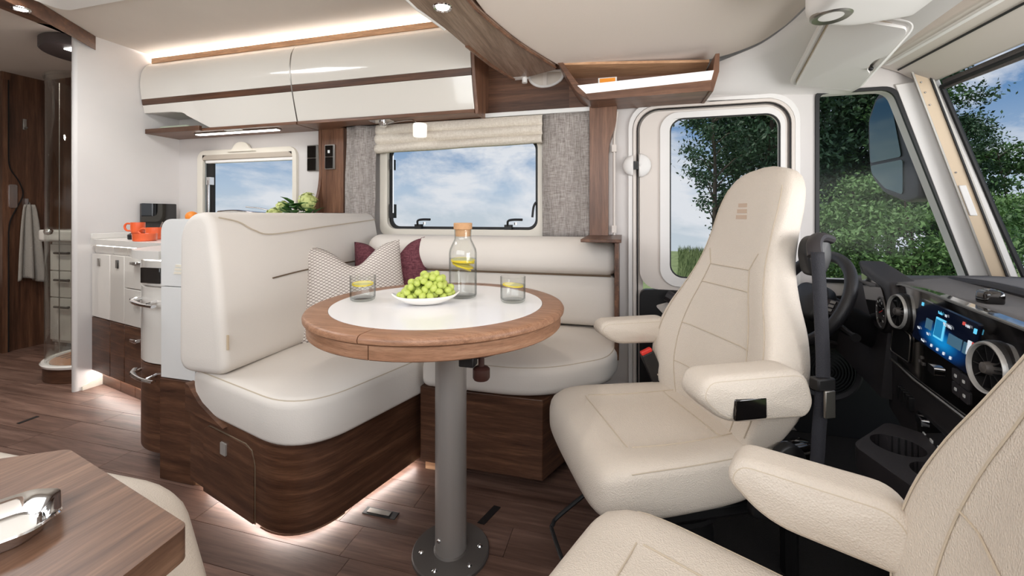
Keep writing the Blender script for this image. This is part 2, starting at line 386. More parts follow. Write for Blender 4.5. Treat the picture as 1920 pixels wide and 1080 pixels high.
# ================================================================== THE SETTING
floor = struct('floor', box(-6, 1.7, -.52, 2.3, -.06, -.004), m_sub, 'brown wood-plank vinyl floor of the living area')
pm = {}
PW = .118
row = 0; y = -.5
for row in range(23):
    y = -.5 + row * PW; x = -5.95 - random.random() * .7
    while x < .25:
        L = random.choice((.55, .72, .9))
        if x + L > -5.6 and y < 2.17:
            if L not in pm:
                pm[L] = mk('floor_plank', box(0, L - .0016, 0, PW - .0016, -.004, 0), m_plank, smooth=0); pm[L].parent = floor; pm[L].location = (x, y, 0)
            else:
                c = pm[L].copy(); COL.objects.link(c); c.location = (x, y, 0)
        x += L
struct('floor_cab', box(.26, 1.6, -.5, 2.16, .0, .008), m_carpet, 'black carpet of the driving cab floor')

dinw = rr(-1.352, .888, -.405, 1.41, .045); kitw = rr(-2.742, .96, -1.99, 1.40, .04)
qwin = fillet([(.85, .70), (1.392, .70), (1.122, 1.53), (.85, 1.53)], [.02, .04, .05, .03])
doorhole = rr(.055, .02, .742, 1.515, .11)
wall_left = struct('wall_left', plate([(-6, 0), (1.62, 0), (1.56, .70), (1.13, CEIL), (-6, CEIL)], [kitw, dinw, doorhole, qwin], 'y', WY, .045), m_wall, 'cream side wall with the windows')
struct('ceiling', box(-6, -.55, -.52, 2.22, CEIL, CEIL + .04), m_ceil, 'beige cloth-covered living room ceiling')
struct('ceiling_cab', box(-.55, 1.16, -.52, 2.22, CEIL, CEIL + .04), m_trim, 'cream cab ceiling above the pull-down bed')
struct('wall_right', plate([(-6, 0), (1.62, 0), (1.56, .70), (1.13, CEIL), (-6, CEIL)], [rr(-1.85, .98, .65, 1.78, .05)], 'y', -.52, .05), m_wall, 'cream side wall opposite the dinette')
struct('wall_kitchen', plate([(1.622, 0), (WY, 0), (WY, CEIL), (1.622, CEIL)], (), 'x', -2.985, .035), m_wall, 'tall white partition wall beside the kitchen')
struct('trim_1', J(tube([(-2.9675, 1.622, 0), (-2.9675, 1.622, CEIL)], .0175, 12)), m_wall, 'rounded white front edge of the partition')
struct('baseboard_kitchen', plate([(1.635, 0), (1.74, 0), (1.74, .055), (1.635, .02)], (), 'x', -2.95, .012), m_frame, 'white metal foot strip of the partition')
wr = struct('wall_rear', J(box(-4.34, -4.30, 1.93, WY, 0, CEIL), box(-4.34, -4.30, -.52, 1.16, 0, CEIL)), m_wz, 'dark walnut cross wall at the back of the vehicle')
struct('wall_bath', box(-4.30, -2.99, 2.155, 2.17, 0, CEIL), m_wz, 'walnut lining of the washroom wall')
struct('wall_bedroom', box(-6.02, -5.98, -.52, 2.2, 0, CEIL), m_wall, 'cream end wall of the bedroom')

# cab door
d1 = tag(bpy.data.objects.new('door_1', None), 'cream cab door with a tall rounded window and white hinge caps', kind='structure'); COL.objects.link(d1); BASE[d1] = (0, 0, 0)
dw = rr(.217, .683, .692, 1.455, .062, 8)
part('leaf', plate(rr(.078, .622, .722, 1.495, .09, 8), [dw], 'y', 2.158, .03), m_trim, d1, bev=.004)
part('window_surround', plate(rr(.172, .64, .712, 1.485, .085, 8), [dw], 'y', 2.148, .012), m_trimw, d1, bev=.004)
part('window_gasket', tube([(p[0], 2.155, p[1]) for p in rr(.219, .685, .69, 1.453, .062, 8)], .0045, 8, True), m_rubber, d1)
part('pane', plate(rr(.217, .683, .692, 1.455, .062, 8), (), 'y', 2.172, .004), m_pane, d1)
lo = part('lower_trim', plate(fillet([(.078, .03), (.722, .03), (.722, .62), (.078, .62)], .04), (), 'y', 2.148, .04), m_black, d1, bev=.004)
part('armrest', tube(catmull([(.20, 2.13, .60), (.30, 2.10, .555), (.42, 2.09, .53), (.6, 2.10, .52)], 6), .028, 10), m_dash, lo)
part('trim_insert', plate(fillet([(.15, .545), (.24, .575), (.32, .50), (.31, .44), (.25, .44)], .015), (), 'y', 2.142, .008), m_trim, lo)
part('grab_recess', plate(fillet([(.36, .3), (.7, .3), (.7, .47), (.36, .47)], .03), (), 'y', 2.142, .008), m_dash, lo)
def ring(outer, inner, at, t): return plate(outer, [inner], 'y', at, t)
part('frame_seal', ring(rr(.046, .02, .750, 1.524, .115, 8), rr(.060, .02, .737, 1.510, .105, 8), 2.150, .022), m_trim, d1, bev=.003)
part('jamb', ring(rr(.050, .02, .747, 1.520, .113, 8), rr(.095, .04, .70, 1.47, .08, 8), 2.192, .012), m_trim, d1)
part('seal_lip', tube([(p[0], 2.150, p[1]) for p in rr(.067, .02, .731, 1.503, .10, 8)], .0035, 6, True), m_black, d1)
part('outer_frame', ring(rr(.024, .02, .773, 1.546, .125, 8), rr(.044, .02, .753, 1.526, .115, 8), 2.155, .018), m_trimw, d1, bev=.003)
for hx, w, a0 in ((.046, .050, 90), (.073, .058, -90)):
    h = part('hinge_cover', lathe([(w * math.cos(R(a)), -.022 * math.sin(R(a))) for a in range(0, 91, 15)], (hx, 2.148, 1.232), 14, 'y', a0, a0 + 180), m_trimw, d1, 'white half-round hinge cap', solid=.002)
    part('hinge_pin', box(hx + (.002 if a0 > 0 else -.012), hx + (.012 if a0 > 0 else -.002), 2.13, 2.15, 1.212, 1.252), m_black, h)
struct('trim_2', J(box(.024, .028, 2.152, 2.17, 1.546, 1.60), box(.70, .704, 2.152, 2.17, 1.546, 1.60)), m_frame, 'panel joints above the cab door')

# quarter window in front of the cab door
w3 = struct('window_3', plate(fillet([(.835, .685), (1.412, .685), (1.137, 1.545), (.835, 1.545)], [.02, .04, .05, .03]), [qwin], 'y', 2.160, .012), m_rubber, 'black-edged slanted quarter window beside the steering wheel', bev=.003)
part('pane', plate(qwin, (), 'y', 2.19, .004), m_pane, w3)

# windscreen
def WSX(z): return 1.27 + (1.51 - z) * .315
w4 = struct('window_4', J(tube([(WSX(.74), 2.085, .74), (WSX(1.0), 2.10, 1.0), (WSX(1.51), 2.115, 1.51)], .009, 8), tube([(WSX(1.515), y, 1.515) for y in (2.115, 1.9, 1.6, 1.2, .6, -.5)], .011, 8), tube([(WSX(.74), 2.085, .74), (WSX(.74), -.5, .74)], .012, 8)), m_rubber, 'large panoramic windscreen with black seal')
part('pane', ([(WSX(.72), -.5, .72), (WSX(.72), 2.10, .72), (WSX(1.54), 2.12, 1.54), (WSX(1.54), -.5, 1.54)], [(0, 1, 2, 3)]), m_pane, w4)
part('header_sunband', plate([(-.5, 1.475), (2.09, 1.50), (2.105, 1.54), (-.5, 1.54)], (), 'x', WSX(1.5) - .012, .006), plain('sunband_grey', C(96, 90, 88), .7, bump=(200, .4)), w4)
def slab3(q, t):
    """thick panel through four corners"""
    a, b, c, d = [Vector(p) for p in q]; n = (c - a).cross(d - b).normalized() * t
    V = [tuple(p) for p in (a, b, c, d)] + [tuple(p + n) for p in (a, b, c, d)]
    return V, [(0, 1, 2, 3), (7, 6, 5, 4), (0, 4, 5, 1), (1, 5, 6, 2), (2, 6, 7, 3), (3, 7, 4, 0)]
tr3 = struct('trim_3', slab3([(1.398, 2.160, .69), (1.515, 2.092, .69), (1.262, 2.12, 1.55), (1.13, 2.160, 1.55)], -.03), m_trimw, 'white windscreen pillar beside the quarter window', bev=.004)
A0, A1 = Vector((1.432, 2.115, .72)), Vector((1.172, 2.13, 1.60)); pd = (A1 - A0)
side = Vector((.105, -.045, 0)).normalized()
def rail(o, w, d, z0=0., z1=1.):
    q0 = A0 + pd * z0 + side * o; q1 = A0 + pd * z1 + side * o; out = Vector((-.4, -.92, 0)).normalized() * d
    return J(([tuple(q0), tuple(q0 + side * w), tuple(q1 + side * w), tuple(q1), tuple(q0 + out), tuple(q0 + side * w + out), tuple(q1 + side * w + out), tuple(q1 + out)], [(0, 1, 2, 3), (7, 6, 5, 4), (0, 4, 5, 1), (1, 5, 6, 2), (2, 6, 7, 3), (3, 7, 4, 0)]))
rl = thing('blind_guide_rail', 'beige metal roller-blind guide rail along the windscreen pillar', 'rail', tuple(A0))
part('channel', rail(0, .040, .016), plain('beige_metal', C(206, 186, 160), .4, metal=.3), rl, bev=.002)
part('edge_strip', rail(-.006, .006, .026), m_steel, rl)
part('edge_strip', rail(.040, .005, .026), m_rubber, rl)
part('edge_strip', rail(.046, .005, .022), m_steel, rl)
part('slider', rail(.004, .022, .024, .30, .44), m_trimw, rl, bev=.003)
for k in (.93, .88, .82, .50): part('screw', ball(tuple(A0 + pd * k + side * .012 + Vector((-.4, -.92, 0)).normalized() * .017), .004, 8, 6), m_chrome, rl)

# header above the windscreen and the moulded cab roof edge
hd = struct('trim_4', J(plate([(1.05, 1.72), (1.19, 1.72), (1.258, 1.545), (1.235, 1.535), (1.14, 1.60), (1.05, 1.64)], (), 'y', -.5, 2.66)), m_trim, 'cream windscreen header housing the roller blind', bev=.006)
part('blind_slot', box(1.07, 1.10, -.5, 2.12, 1.622, 1.634), m_trimw, hd, bev=.003)
part('blind_seam', tube([(1.127, -.5, 1.603), (1.127, 2.13, 1.603)], .004, 6), m_rubber, hd)
struct('trim_5', box(.88, 1.2, -.5, 2.16, 1.72, 1.76), m_trim, 'cream cab roof lining in front of the overhead console')

# overhead console: sloping moulded underside between bed and windscreen
inn = catmull([(.385, 2.10, 1.68), (.47, 2.03, 1.69), (.55, 1.93, 1.695), (.595, 1.78, 1.70), (.61, 1.6, 1.70), (.62, 1.2, 1.70), (.63, .5, 1.70), (.63, -.5, 1.70)], 8)
out_ = catmull([(.385, 2.165, 1.565), (.62, 2.165, 1.548), (.90, 2.165, 1.53), (.955, 2.10, 1.522), (.885, 1.75, 1.522), (.83, 1.45, 1.525), (.78, .5, 1.53), (.76, -.5, 1.53)], 8)
nI = len(inn)
def cons(i, j):
    a, b = Vector(inn[i]), Vector(out_[i]); t = j; p = a.lerp(b, t); p.z -= .045 * math.sin(PI * min(1, t)) * .6
    return tuple(p)
V = [cons(i, j / 8) for i in range(nI) for j in range(9)]; F = [(i * 9 + j, i * 9 + j + 1, (i + 1) * 9 + j + 1, (i + 1) * 9 + j) for i in range(nI - 1) for j in range(8)]
n0 = len(V); V += [(p[0] + .01, p[1], p[2] + .2) for p in out_]; F += [(i * 9 + 8, (i + 1) * 9 + 8, n0 + i + 1, n0 + i) for i in range(nI - 1)]
oc = thing('overhead_console', 'white moulded overhead cab console with recessed sun visor flap', 'console', (.75, 1.4, 1.52))
part('shell', (V, F), m_trimw, oc, solid=.006, smooth=50)
v4 = [Vector(p) for p in ((.71, 2.02, 1.556), (.645, 1.535, 1.63), (.81, 1.47, 1.545), (.905, 1.97, 1.508))]
def quadpt(s, t): return (v4[0].lerp(v4[1], s)).lerp(v4[3].lerp(v4[2], s), t)
vl = [quadpt(x, y) for x, y in fillet([(0, 0), (1, 0), (1, 1), (.62, 1), (.55, .90), (.40, .90), (.33, 1.0), (0, 1)], [.06, .06, .1, .04, .04, .04, .04, .1], 5)]
nn = (v4[1] - v4[0]).cross(v4[3] - v4[0]).normalized(); nn = nn if nn.z < 0 else -nn
def ribbon(loop, a, b):
    n = len(loop); V = [tuple(p + nn * a) for p in loop] + [tuple(p + nn * b) for p in loop]
    tri = tessellate_polygon([[Vector(p) for p in loop]])
    return V, [tuple(q) for q in tri] + [tuple(i + n for i in reversed(q)) for q in tri] + [(i, (i + 1) % n, (i + 1) % n + n, i + n) for i in range(n)]
vf = part('visor_flap', ribbon(vl, .006, .020), m_trimw, oc, 'white visor flap', bev=.004)
part('shadow_gap', tube([tuple(p + nn * .006) for p in vl], .0045, 6, True), m_seam, vf)
vc = sum(vl, Vector()) / len(vl)
part('visor_frame', tube([tuple(vc + (p - vc) * 1.10 + nn * .004) for p in [quadpt(x, y) for x, y in fillet([(0, 0), (1, 0), (1, 1), (0, 1)], .12, 6)]], .011, 10, True), m_trimw, oc)
part('release_catch', ball(tuple(quadpt(.42, .95) + nn * .02), .008, 8, 6), m_black, vf)
cn = part('lamp_pod', soft(fillet([(.52, 1.22), (.86, 1.16), (.86, 1.425), (.64, 1.475), (.50, 1.40)], .05), 1.545, 1.64, .03, .01, 0, 'z'), m_trimw, oc, 'white console pod with round lamp')
part('lamp_ring', lathe([(.03, 0), (.045, -.004), (.05, 0), (.05, .02)], (.565, 1.365, 1.545), 24), m_steel, cn)

# ================================================================== WINDOWS OF THE LIVING AREA
w2 = struct('window_2', plate(rr(-1.372, .868, -.385, 1.43, .05), [rr(-1.325, .908, -.435, 1.39, .05)], 'y', 2.142, .03), m_frame, 'wide dinette window with cream frame and black seal', bev=.004)
part('seal', plate(rr(-1.335, .90, -.425, 1.40, .055), [rr(-1.308, .922, -.452, 1.38, .045)], 'y', 2.172, .014), m_rubber, w2, bev=.003)
part('pane', plate(rr(-1.35, .888, -.41, 1.41, .05), (), 'y', 2.20, .004), m_pane, w2)
for x in (-1.132, -.60):
    l = part('latch', J(box(x - .018, x + .022, 2.145, 2.175, .905, .935), tube(catmull([(x, 2.15, .93), (x + .005, 2.14, .955), (x + .035, 2.135, .962), (x + .085, 2.135, .962)], 5), .007, 8, flat=(.006, .008))), m_black, w2, 'black window latch')
    part('latch_button', cyl((x + .045, 2.145, .935), .008, .012, 'z', 10), m_chrome, l)
part('stay', J(tube([(-1.30, 2.16, .95), (-1.30, 2.16, 1.35)], .006, 8), box(-1.315, -1.285, 2.15, 2.18, .97, 1.05), box(-1.31, -1.29, 2.15, 2.18, 1.25, 1.31)), m_rubber, w2)
part('stay_rod', tube([(-1.288, 2.15, 1.0), (-1.288, 2.15, 1.34)], .0035, 8), m_chrome, w2)
part('stay', tube(catmull([(-.465, 2.15, .975), (-.458, 2.15, 1.03), (-.445, 2.15, 1.055)], 5), .006, 8), m_rubber, w2)

w1 = struct('window_1', plate(rr(-2.765, .94, -1.965, 1.418, .06), [rr(-2.72, .98, -1.995, 1.385, .04)], 'y', 2.150, .022), m_frame, 'kitchen window with cream frame and pleated shade cassette', bev=.005)
part('shade_cassette', box(-2.725, -1.993, 2.150, 2.19, 1.352, 1.392), plain('shade_taupe', C(186, 174, 160), .6), w1, bev=.006)
part('shade_bar', box(-2.70, -1.993, 2.155, 2.185, 1.333, 1.352), m_trimw, w1, bev=.004)
part('pull_bump', plate(catmull([(-2.50, 1.40), (-2.46, 1.415), (-2.43, 1.448), (-2.385, 1.46), (-2.34, 1.448), (-2.31, 1.415), (-2.27, 1.40)], 5), (), 'y', 2.138, .014), m_frame, w1, bev=.003)
part('seal', J(box(-2.72, -2.655, 2.18, 2.19, .97, 1.335), box(-2.655, -1.992, 2.18, 2.19, .962, .985)), m_rubber, w1)
part('pane', plate(rr(-2.742, .96, -1.99, 1.40, .04), (), 'y', 2.203, .004), m_pane, w1)
part('stay_rod', J(tube([(-2.672, 2.155, .98), (-2.672, 2.155, 1.22)], .008, 10), box(-2.685, -2.655, 2.15, 2.18, 1.19, 1.24)), m_chrome, w1)

cr = solo('curtain_rail', box(-1.60, -.13, 2.095, 2.135, 1.505, 1.527), m_white, 'slim white curtain rail under the overhead cabinets', 'rail', bev=.003)
def drape(x0, x1, z0, z1, y, waves, amp, ph, lean=0):
    def fn(u, v):
        x = x0 + (x1 - x0) * u + lean * (v - .5); z = z0 + (z1 - z0) * v; k = 1.25 - .5 * v
        return (x, y + amp * k * math.sin(2 * PI * waves * u + ph + .5 * math.sin(3 * v)) + .004 * math.sin(9 * v + 5 * u), z)
    return grid(fn, 44, 20)
for a, lb in (((-1.585, -1.372, .86, 1.505, 2.110, 1.6, .010, .5, .02), 'grey woven curtain hanging between walnut post and window, left'), ((-.405, -.163, .872, 1.505, 2.112, 1.4, .011, 2.0, 0), 'grey woven curtain hanging right of the dinette window by the walnut post')):
    solo('curtain', drape(*a), m_curtain, lb, 'curtain', 'curtains of the dinette window', solid=.004, smooth=60)
def blind(u, v):
    z = 1.502 + (1.345 - 1.502) * v + (.018 * u - .006) * v; f = v * 3.0
    yy = 2.100 - .030 * abs(math.sin(PI * f)) ** .6 * (.35 + .75 * v) - .006 * math.sin(14 * u + 6 * v) * v
    return (-1.365 + .965 * u, yy, z)
solo('roman_blind', grid(blind, 50, 40), m_blind, 'cream roman blind gathered at the top of the dinette window', 'blind', solid=.003, smooth=60)

# walnut posts either side of the dinette window
solo('window_post', plate([(-1.765, 1.0), (-1.612, 1.0), (-1.612, 1.522), (-1.765, 1.522)], (), 'y', 2.135, .033), m_midz, 'walnut wall panel carrying the switch left of the grey curtain', 'panel', bev=.002)
fin = catmull([(2.168, 1.522), (2.135, 1.522), (2.130, 1.44), (2.135, 1.25), (2.12, 1.14), (2.09, 1.06), (2.06, 1.0)], 6) + [(2.168, 1.0)]
solo('divider_fin', plate(fin, (), 'x', -1.785, .018), m_midz, 'thin curved walnut divider between kitchen and dinette walls', 'panel', bev=.002)
po = [(-.162, .876), (-.072, .876)] + catmull([(-.072, 1.25), (-.066, 1.34), (-.040, 1.42), (-.032, 1.48), (-.030, 1.56)], 5) + [(-.162, 1.56)]
solo('window_post', plate(po, (), 'y', 2.085, .083), m_midz, 'curved walnut post between dinette window and cab door', 'panel', bev=.003)
sg = solo('belt_guide', J(tube([(-.03, 2.13, 1.50), (-.045, 2.13, 1.38), (-.045, 2.13, 1.0), (-.045, 2.13, .88)], .006, 8), box(-.056, -.034, 2.115, 2.145, 1.30, 1.335), box(-.056, -.034, 2.115, 2.145, .90, .935)), m_trim, 'cream curtain cord and guide behind the right walnut post', 'cord')
solo('bench_side_panel', J(box(-.035, -.018, 1.73, 2.165, .40, .875), box(-.17, -.008, 1.72, 2.165, .875, .888)), m_wy, 'walnut side panel with cap at the cab end of the bench', 'panel', bev=.002)

def switch(x0, x1, z0, z1, y, lb, lit):
    t = thing('switch_panel', lb, 'switch', ((x0 + x1) / 2, y, z0), group='wall switch panels')
    part('surround', plate(rr(x0, z0, x1, z1, .004), (), 'y', y - .008, .012), m_steel, t, bev=.002)
    zm = (z0 + z1) / 2
    for a, b in ((z0 + .006, zm - .002), (zm + .002, z1 - .006)):
        k = part('rocker', plate(rr(x0 + .006, a, x1 - .012, b, .002), (), 'y', y - .012, .006), m_piano, t, bev=.001)
    if lit: part('symbol', plate(rr((x0 + x1) / 2 - .010, zm + .022, (x0 + x1) / 2 + .004, zm + .040, .002), (), 'y', y - .014, .002), m_white, k)
switch(-1.893, -1.815, 1.258, 1.42, 2.168, 'double rocker switch on the cream wall beside the kitchen window', False)
switch(-1.735, -1.665, 1.262, 1.41, 2.133, 'double switch with a white symbol on the walnut post', True)

# ================================================================== OVERHEAD CABINETS
def prof(z): return spline1(z, [1.505, 1.53, 1.62, 1.70, 1.80, 1.88, 1.93, 1.955], [1.985, 1.978, 1.955, 1.938, 1.925, 1.932, 1.952, 1.975])
def panel(z0, z1, xl, xr, n=10, t=.018):
    zs = [z0 + (z1 - z0) * i / n for i in range(n + 1)]; V = []
    for z in zs:
        a = xl(z) if callable(xl) else xl
        V += [(a, prof(z), z), (xr, prof(z), z), (a, prof(z) + t, z), (xr, prof(z) + t, z)]
    F = []
    for i in range(n):
        a, b = 4 * i, 4 * i + 4; F += [(a, a + 1, b + 1, b), (a + 2, b + 2, b + 3, a + 3), (a, b, b + 2, a + 2), (a + 1, a + 3, b + 3, b + 1)]
    F += [(0, 2, 3, 1), (4 * n, 4 * n + 1, 4 * n + 3, 4 * n + 2)]
    return V, F
def niche(z): return -2.945 if z >= 1.632 else spline1(z, [1.52, 1.55, 1.60, 1.625, 1.632], [-2.44, -2.50, -2.60, -2.65, -2.75])
def overhead(x0, x1, lb, cut):
    t = thing('overhead_cabinet', lb, 'cabinet', ((x0 + x1) / 2, 2.17, 1.505), group='overhead lockers')
    part('upper_door_panel', panel(1.718, 1.955, x0, x1, 14), m_gloss, t, bev=.002)
    part('wood_stripe', panel(1.684, 1.7165, x0, x1, 3, .016), m_wx, t, 'walnut stripe')
    part('lower_door_panel', panel(1.522, 1.6825, niche if cut else x0, x1, 24), m_gloss, t, bev=.002)
    b0 = -2.40 if cut else x0
    part('body', J(box(b0 + .005, x1 - .004, 2.0, 2.165, 1.53, 1.94), *( [box(x0 + .002, b0, 1.98, 2.165, 1.64, 1.94)] if cut else [])), m_wall, t)
    yb = 1.975
    part('bottom_board', box(x0, x1 if cut else x1, yb, 2.165, 1.505, 1.522), m_mid, t, 'walnut underside', bev=.002)
    return t
oa = overhead(-2.945, -1.806, 'left glossy cream overhead locker with an open niche above the kitchen', True)
ob = overhead(-1.798, -.728, 'right glossy cream overhead locker above the dinette window', False)
part('front_edge', box(-2.945, -2.50, 1.955, 1.975, 1.505, 1.535), m_wx, oa, bev=.002)
sidep = [(prof(z), z) for z in [1.50 + .45 * i / 16 for i in range(17)]]
part('side_panel', plate([(2.165, 1.50)] + sidep + [(2.165, 1.95)], (), 'x', -.726, .018), m_midz, ob, 'walnut end panel', bev=.002)
part('door_seal', panel(1.525, 1.955, -1.8055, -1.7985, 14, .01), m_steel, oa)
solo('folded_cloth', soft(rr(-2.90, 2.0, -2.66, 2.14, .02), 1.523, 1.56, .008, .012, .004), plain('sage_cloth', C(176, 184, 164), .9), 'pale sage folded cloth in the open locker niche', 'cloth')
cor = solo('cornice', plate([(1.975, 1.957), (1.993, 1.957), (1.993, 1.991), (1.975, 1.991)], (), 'x', -2.92, 2.25), m_lwx, 'pale wood cornice strip on top of the overhead lockers', 'cornice', bev=.002)
solo('cove_light_strip', box(-2.94, -.68, 2.05, 2.08, 1.972, 1.978), m_cove, 'warm LED strip glowing behind the cornice along the ceiling', 'light')
solo('locker_top', box(-2.945, -.72, 2.0, 2.168, 1.956, 1.970), m_wall, 'cream top board of the lockers under the glowing strip', 'board')
ul = thing('under_cabinet_light', 'slim white LED bar under the left overhead locker', 'light', (-2.2, 2.04, 1.50))
part('housing', box(-2.62, -1.98, 2.015, 2.055, 1.497, 1.505), m_steel, ul, bev=.002)
part('diffuser', box(-2.61, -1.99, 2.02, 2.05, 1.493, 1.4985), m_led, ul)
part('switch_plate', box(-2.34, -2.22, 1.985, 2.005, 1.500, 1.505), m_trimw, ul)
rl_ = thing('reading_lamp', 'small swivel reading lamp with a glowing white shade under the locker', 'lamp', (-1.27, 2.02, 1.44))
part('mount', J(cyl((-1.275, 2.02, 1.472), .022, .030, 'z', 20, .004), box(-1.34, -1.21, 1.985, 2.055, 1.500, 1.506)), m_chrome, rl_)
part('arm', tube(catmull([(-1.26, 2.02, 1.486), (-1.16, 2.01, 1.494), (-1.085, 2.0, 1.494), (-1.055, 2.0, 1.47)], 6), .0035, 8), m_chrome, rl_)
sh = part('shade', lathe([(.0, .0), (.034, 0), (.036, .004), (.037, .060), (.034, .068), (0, .070)], (-1.04, 2.0, 1.402), 24), m_lamp, rl_, 'glowing white shade')

# wood wall panel between lockers and cab, with a white-rimmed opening
wp = thing('wall_panel', 'walnut wall panel with a white-rimmed D-shaped opening beside the locker', 'panel', (-.40, 2.165, 1.525))
dl = fillet([(-.485, 1.742), (-.300, 1.735), (-.305, 1.69), (-.36, 1.66), (-.43, 1.66), (-.478, 1.69)], .03)
part('board', plate([(-.708, 1.525), (-.13, 1.525), (-.13, 1.90), (-.708, 1.90)], (), 'y', 2.150, .016), m_wx, wp)
part('opening_rim', tube([(p[0], 2.146, p[1]) for p in dl], .007, 8, True), m_trimw, wp, 'white rim')
part('opening_floor', plate(dl, (), 'y', 2.144, .005), m_ceil, wp, 'beige recess')
part('opening_post', box(-.405, -.385, 2.138, 2.145, 1.665, 1.735), m_trim, wp)

# pull-down bed over the cab
bed = thing('pull_down_bed', 'raised pull-down bed above the cab with cream cloth underside and wood fascia', 'bed', (0, 1, 1.70))
bo = [(-.52, -.5), (.63, -.5), (.62, 1.2), (.61, 1.6)] + catmull([(.595, 1.78), (.55, 1.93), (.47, 2.03), (.385, 2.085)], 4) + [(.0, 2.06), (-.30, 1.985)] + catmull([(-.305, 1.97), (-.37, 1.80), (-.43, 1.61), (-.475, 1.40)], 4)
part('underside', plate(bo, (), 'z', 1.702, .05), m_bedcloth, bed, bev=.006)
fa = [(-.72, -.5), (-.55, -.5), (-.50, 1.1), (-.488, 1.34)] + catmull([(-.488, 1.345), (-.430, 1.61), (-.37, 1.80), (-.312, 1.968)], 4) + [(-.318, 2.0), (-.54, 2.10)] + catmull([(-.544, 2.085), (-.60, 1.86), (-.63, 1.675), (-.652, 1.448), (-.678, 1.288)], 4)
fz = part('fascia', plate(fa, (), 'z', 1.690, .028), m_fascia, bed, 'grey-brown wood fascia', bev=.003)
part('fascia_edge', tube([(-.55, -.5, 1.690), (-.50, 1.1, 1.690)] + [(p[0], p[1], 1.690) for p in catmull([(-.488, 1.345), (-.430, 1.61), (-.37, 1.80), (-.312, 1.968)], 4)], .006, 8), m_mid, fz)
part('rear_face', J(*[slab3([(a[0], a[1], 1.70), (b[0], b[1], 1.70), (b[0], b[1], CEIL), (a[0], a[1], CEIL)], .01) for a, b in (((-.72, -.5), (-.678, 1.288)), ((-.678, 1.288), (-.652, 1.448)), ((-.652, 1.448), (-.63, 1.675)), ((-.63, 1.675), (-.60, 1.86)))]), m_mid, bed)
part('edge_light', tube([(-.71, -.5, 1.694), (-.684, 1.288, 1.694), (-.656, 1.46, 1.694)], .007, 8), m_trimw, fz, 'white edge profile')
part('lower_rail', tube([(-.628, 1.62, 1.69), (-.60, 1.85, 1.69), (-.548, 2.08, 1.69)], .009, 8), m_mid, fz)
solo('bed_stop', J(box(-.545, -.475, 2.05, 2.10, 1.690, 1.702), cyl((-.49, 2.08, 1.665), .014, .03, 'z', 14)), m_trimw, 'small white bed stop bracket above the D-shaped opening', 'bracket')

# open wood shelf with lit lip above the cab door
sf = thing('corner_shelf', 'open walnut shelf with an illuminated white lip above the cab door', 'shelf', (.1, 2.0, 1.51))
lc = [(-.292, 1.705), (-.268, 1.705), (-.235, 1.66), (-.205, 1.61), (-.165, 1.565), (-.115, 1.545)]
part('bottom_board', slab3([(-.15, 1.945, 1.515), (.362, 1.945, 1.522), (.372, 2.15, 1.522), (-.15, 2.15, 1.515)], .02), m_mid, sf, bev=.002)
part('back_board', box(-.27, .37, 2.145, 2.160, 1.52, 1.70), m_mid, sf)
part('top_board', slab3([(-.285, 1.955, 1.695), (.372, 2.03, 1.672), (.372, 2.15, 1.66), (-.285, 2.15, 1.69)], .012), m_lwx, sf)
end = plate(catmull([(-.30, 1.705), (-.255, 1.63), (-.21, 1.56), (-.15, 1.515)], 6) + catmull([(-.115, 1.515), (-.17, 1.56), (-.215, 1.615), (-.275, 1.705)], 6), (), 'y', 1.945, .2)
part('curved_end', end, m_mid, sf, bev=.002)
part('end_panel', plate([(.357, 1.517), (.372, 1.517), (.395, 1.60), (.397, 1.678), (.380, 1.678)], (), 'y', 1.945, .2), m_midz, sf, bev=.002)
part('lit_lip', slab3([(-.165, 1.940, 1.545), (.362, 1.940, 1.564), (.372, 1.940, 1.603), (-.205, 1.940, 1.585)], .008), m_lip, sf, 'glowing white lip')
part('lower_edge', slab3([(-.15, 1.938, 1.513), (.362, 1.938, 1.517), (.362, 1.938, 1.563), (-.17, 1.938, 1.544)], .006), m_mid, sf)
cd = thing('notice_card', 'small orange card in a white frame standing on the lit shelf', 'card', (-.07, 2.0, 1.54))
part('frame', box(-.115, -.030, 2.0, 2.006, 1.53, 1.632), m_white, cd)
part('face', box(-.108, -.037, 1.997, 2.0, 1.54, 1.628), plain('orange_card', C(240, 150, 40), .6), cd)
def downlight(x, y, z, lb, e):
    t = thing('downlight', lb, 'light', (x, y, z), group='recessed ceiling spots')
    part('bezel', lathe([(.022, 0), (.030, -.004), (.033, 0), (.033, .004)], (x, y, z), 24), m_chrome, t)
    part('lens', cyl((x, y, z - .002), .022, .003, 'z', 20), glow('spot_lens', (1, .95, .88, 1), 12), t)
    s = light('downlight_beam', 'SPOT', (x, y, z - .012), (0, 0, 0), e, (1, .93, .84), spot_size=R(120), spot_blend=.6, shadow_soft_size=.03); s.parent = None
downlight(-.592, 1.30, 1.690, 'round chrome spot in the wood fascia of the raised bed', 5)
downlight(-2.69, 1.27, 1.938, 'round chrome spot in the dark ceiling beam by the partition', 5)
downlight(-3.55, 1.25, 2.018, 'added unseen spot brightening the washroom behind the dark beam', 34)  # added lamp out of view, lifts the dark washroom
downlight(-5.1, 1.4, 2.018, 'added unseen spot brightening the rear bedroom beyond the sliding door', 24)  # extra unseen lamp, put in to brighten the bedroom end
downlight(-.62, .55, 1.690, 'round chrome spot in the bed fascia nearer the lounge side', 5)
bm_ = [(-2.935, 1.69), (-2.83, 1.53), (-2.72, 1.22), (-2.40, .5), (-2.2, .5), (-2.56, 1.10), (-2.745, 1.30)]
solo('ceiling_beam', plate([(-2.945, 1.70), (-2.845, 1.53), (-2.775, 1.22), (-2.72, .4), (-2.52, .4), (-2.60, 1.10), (-2.70, 1.30)], (), 'z', 1.94, .079), m_wy, 'dark walnut ceiling beam running from the partition', 'beam', bev=.003)
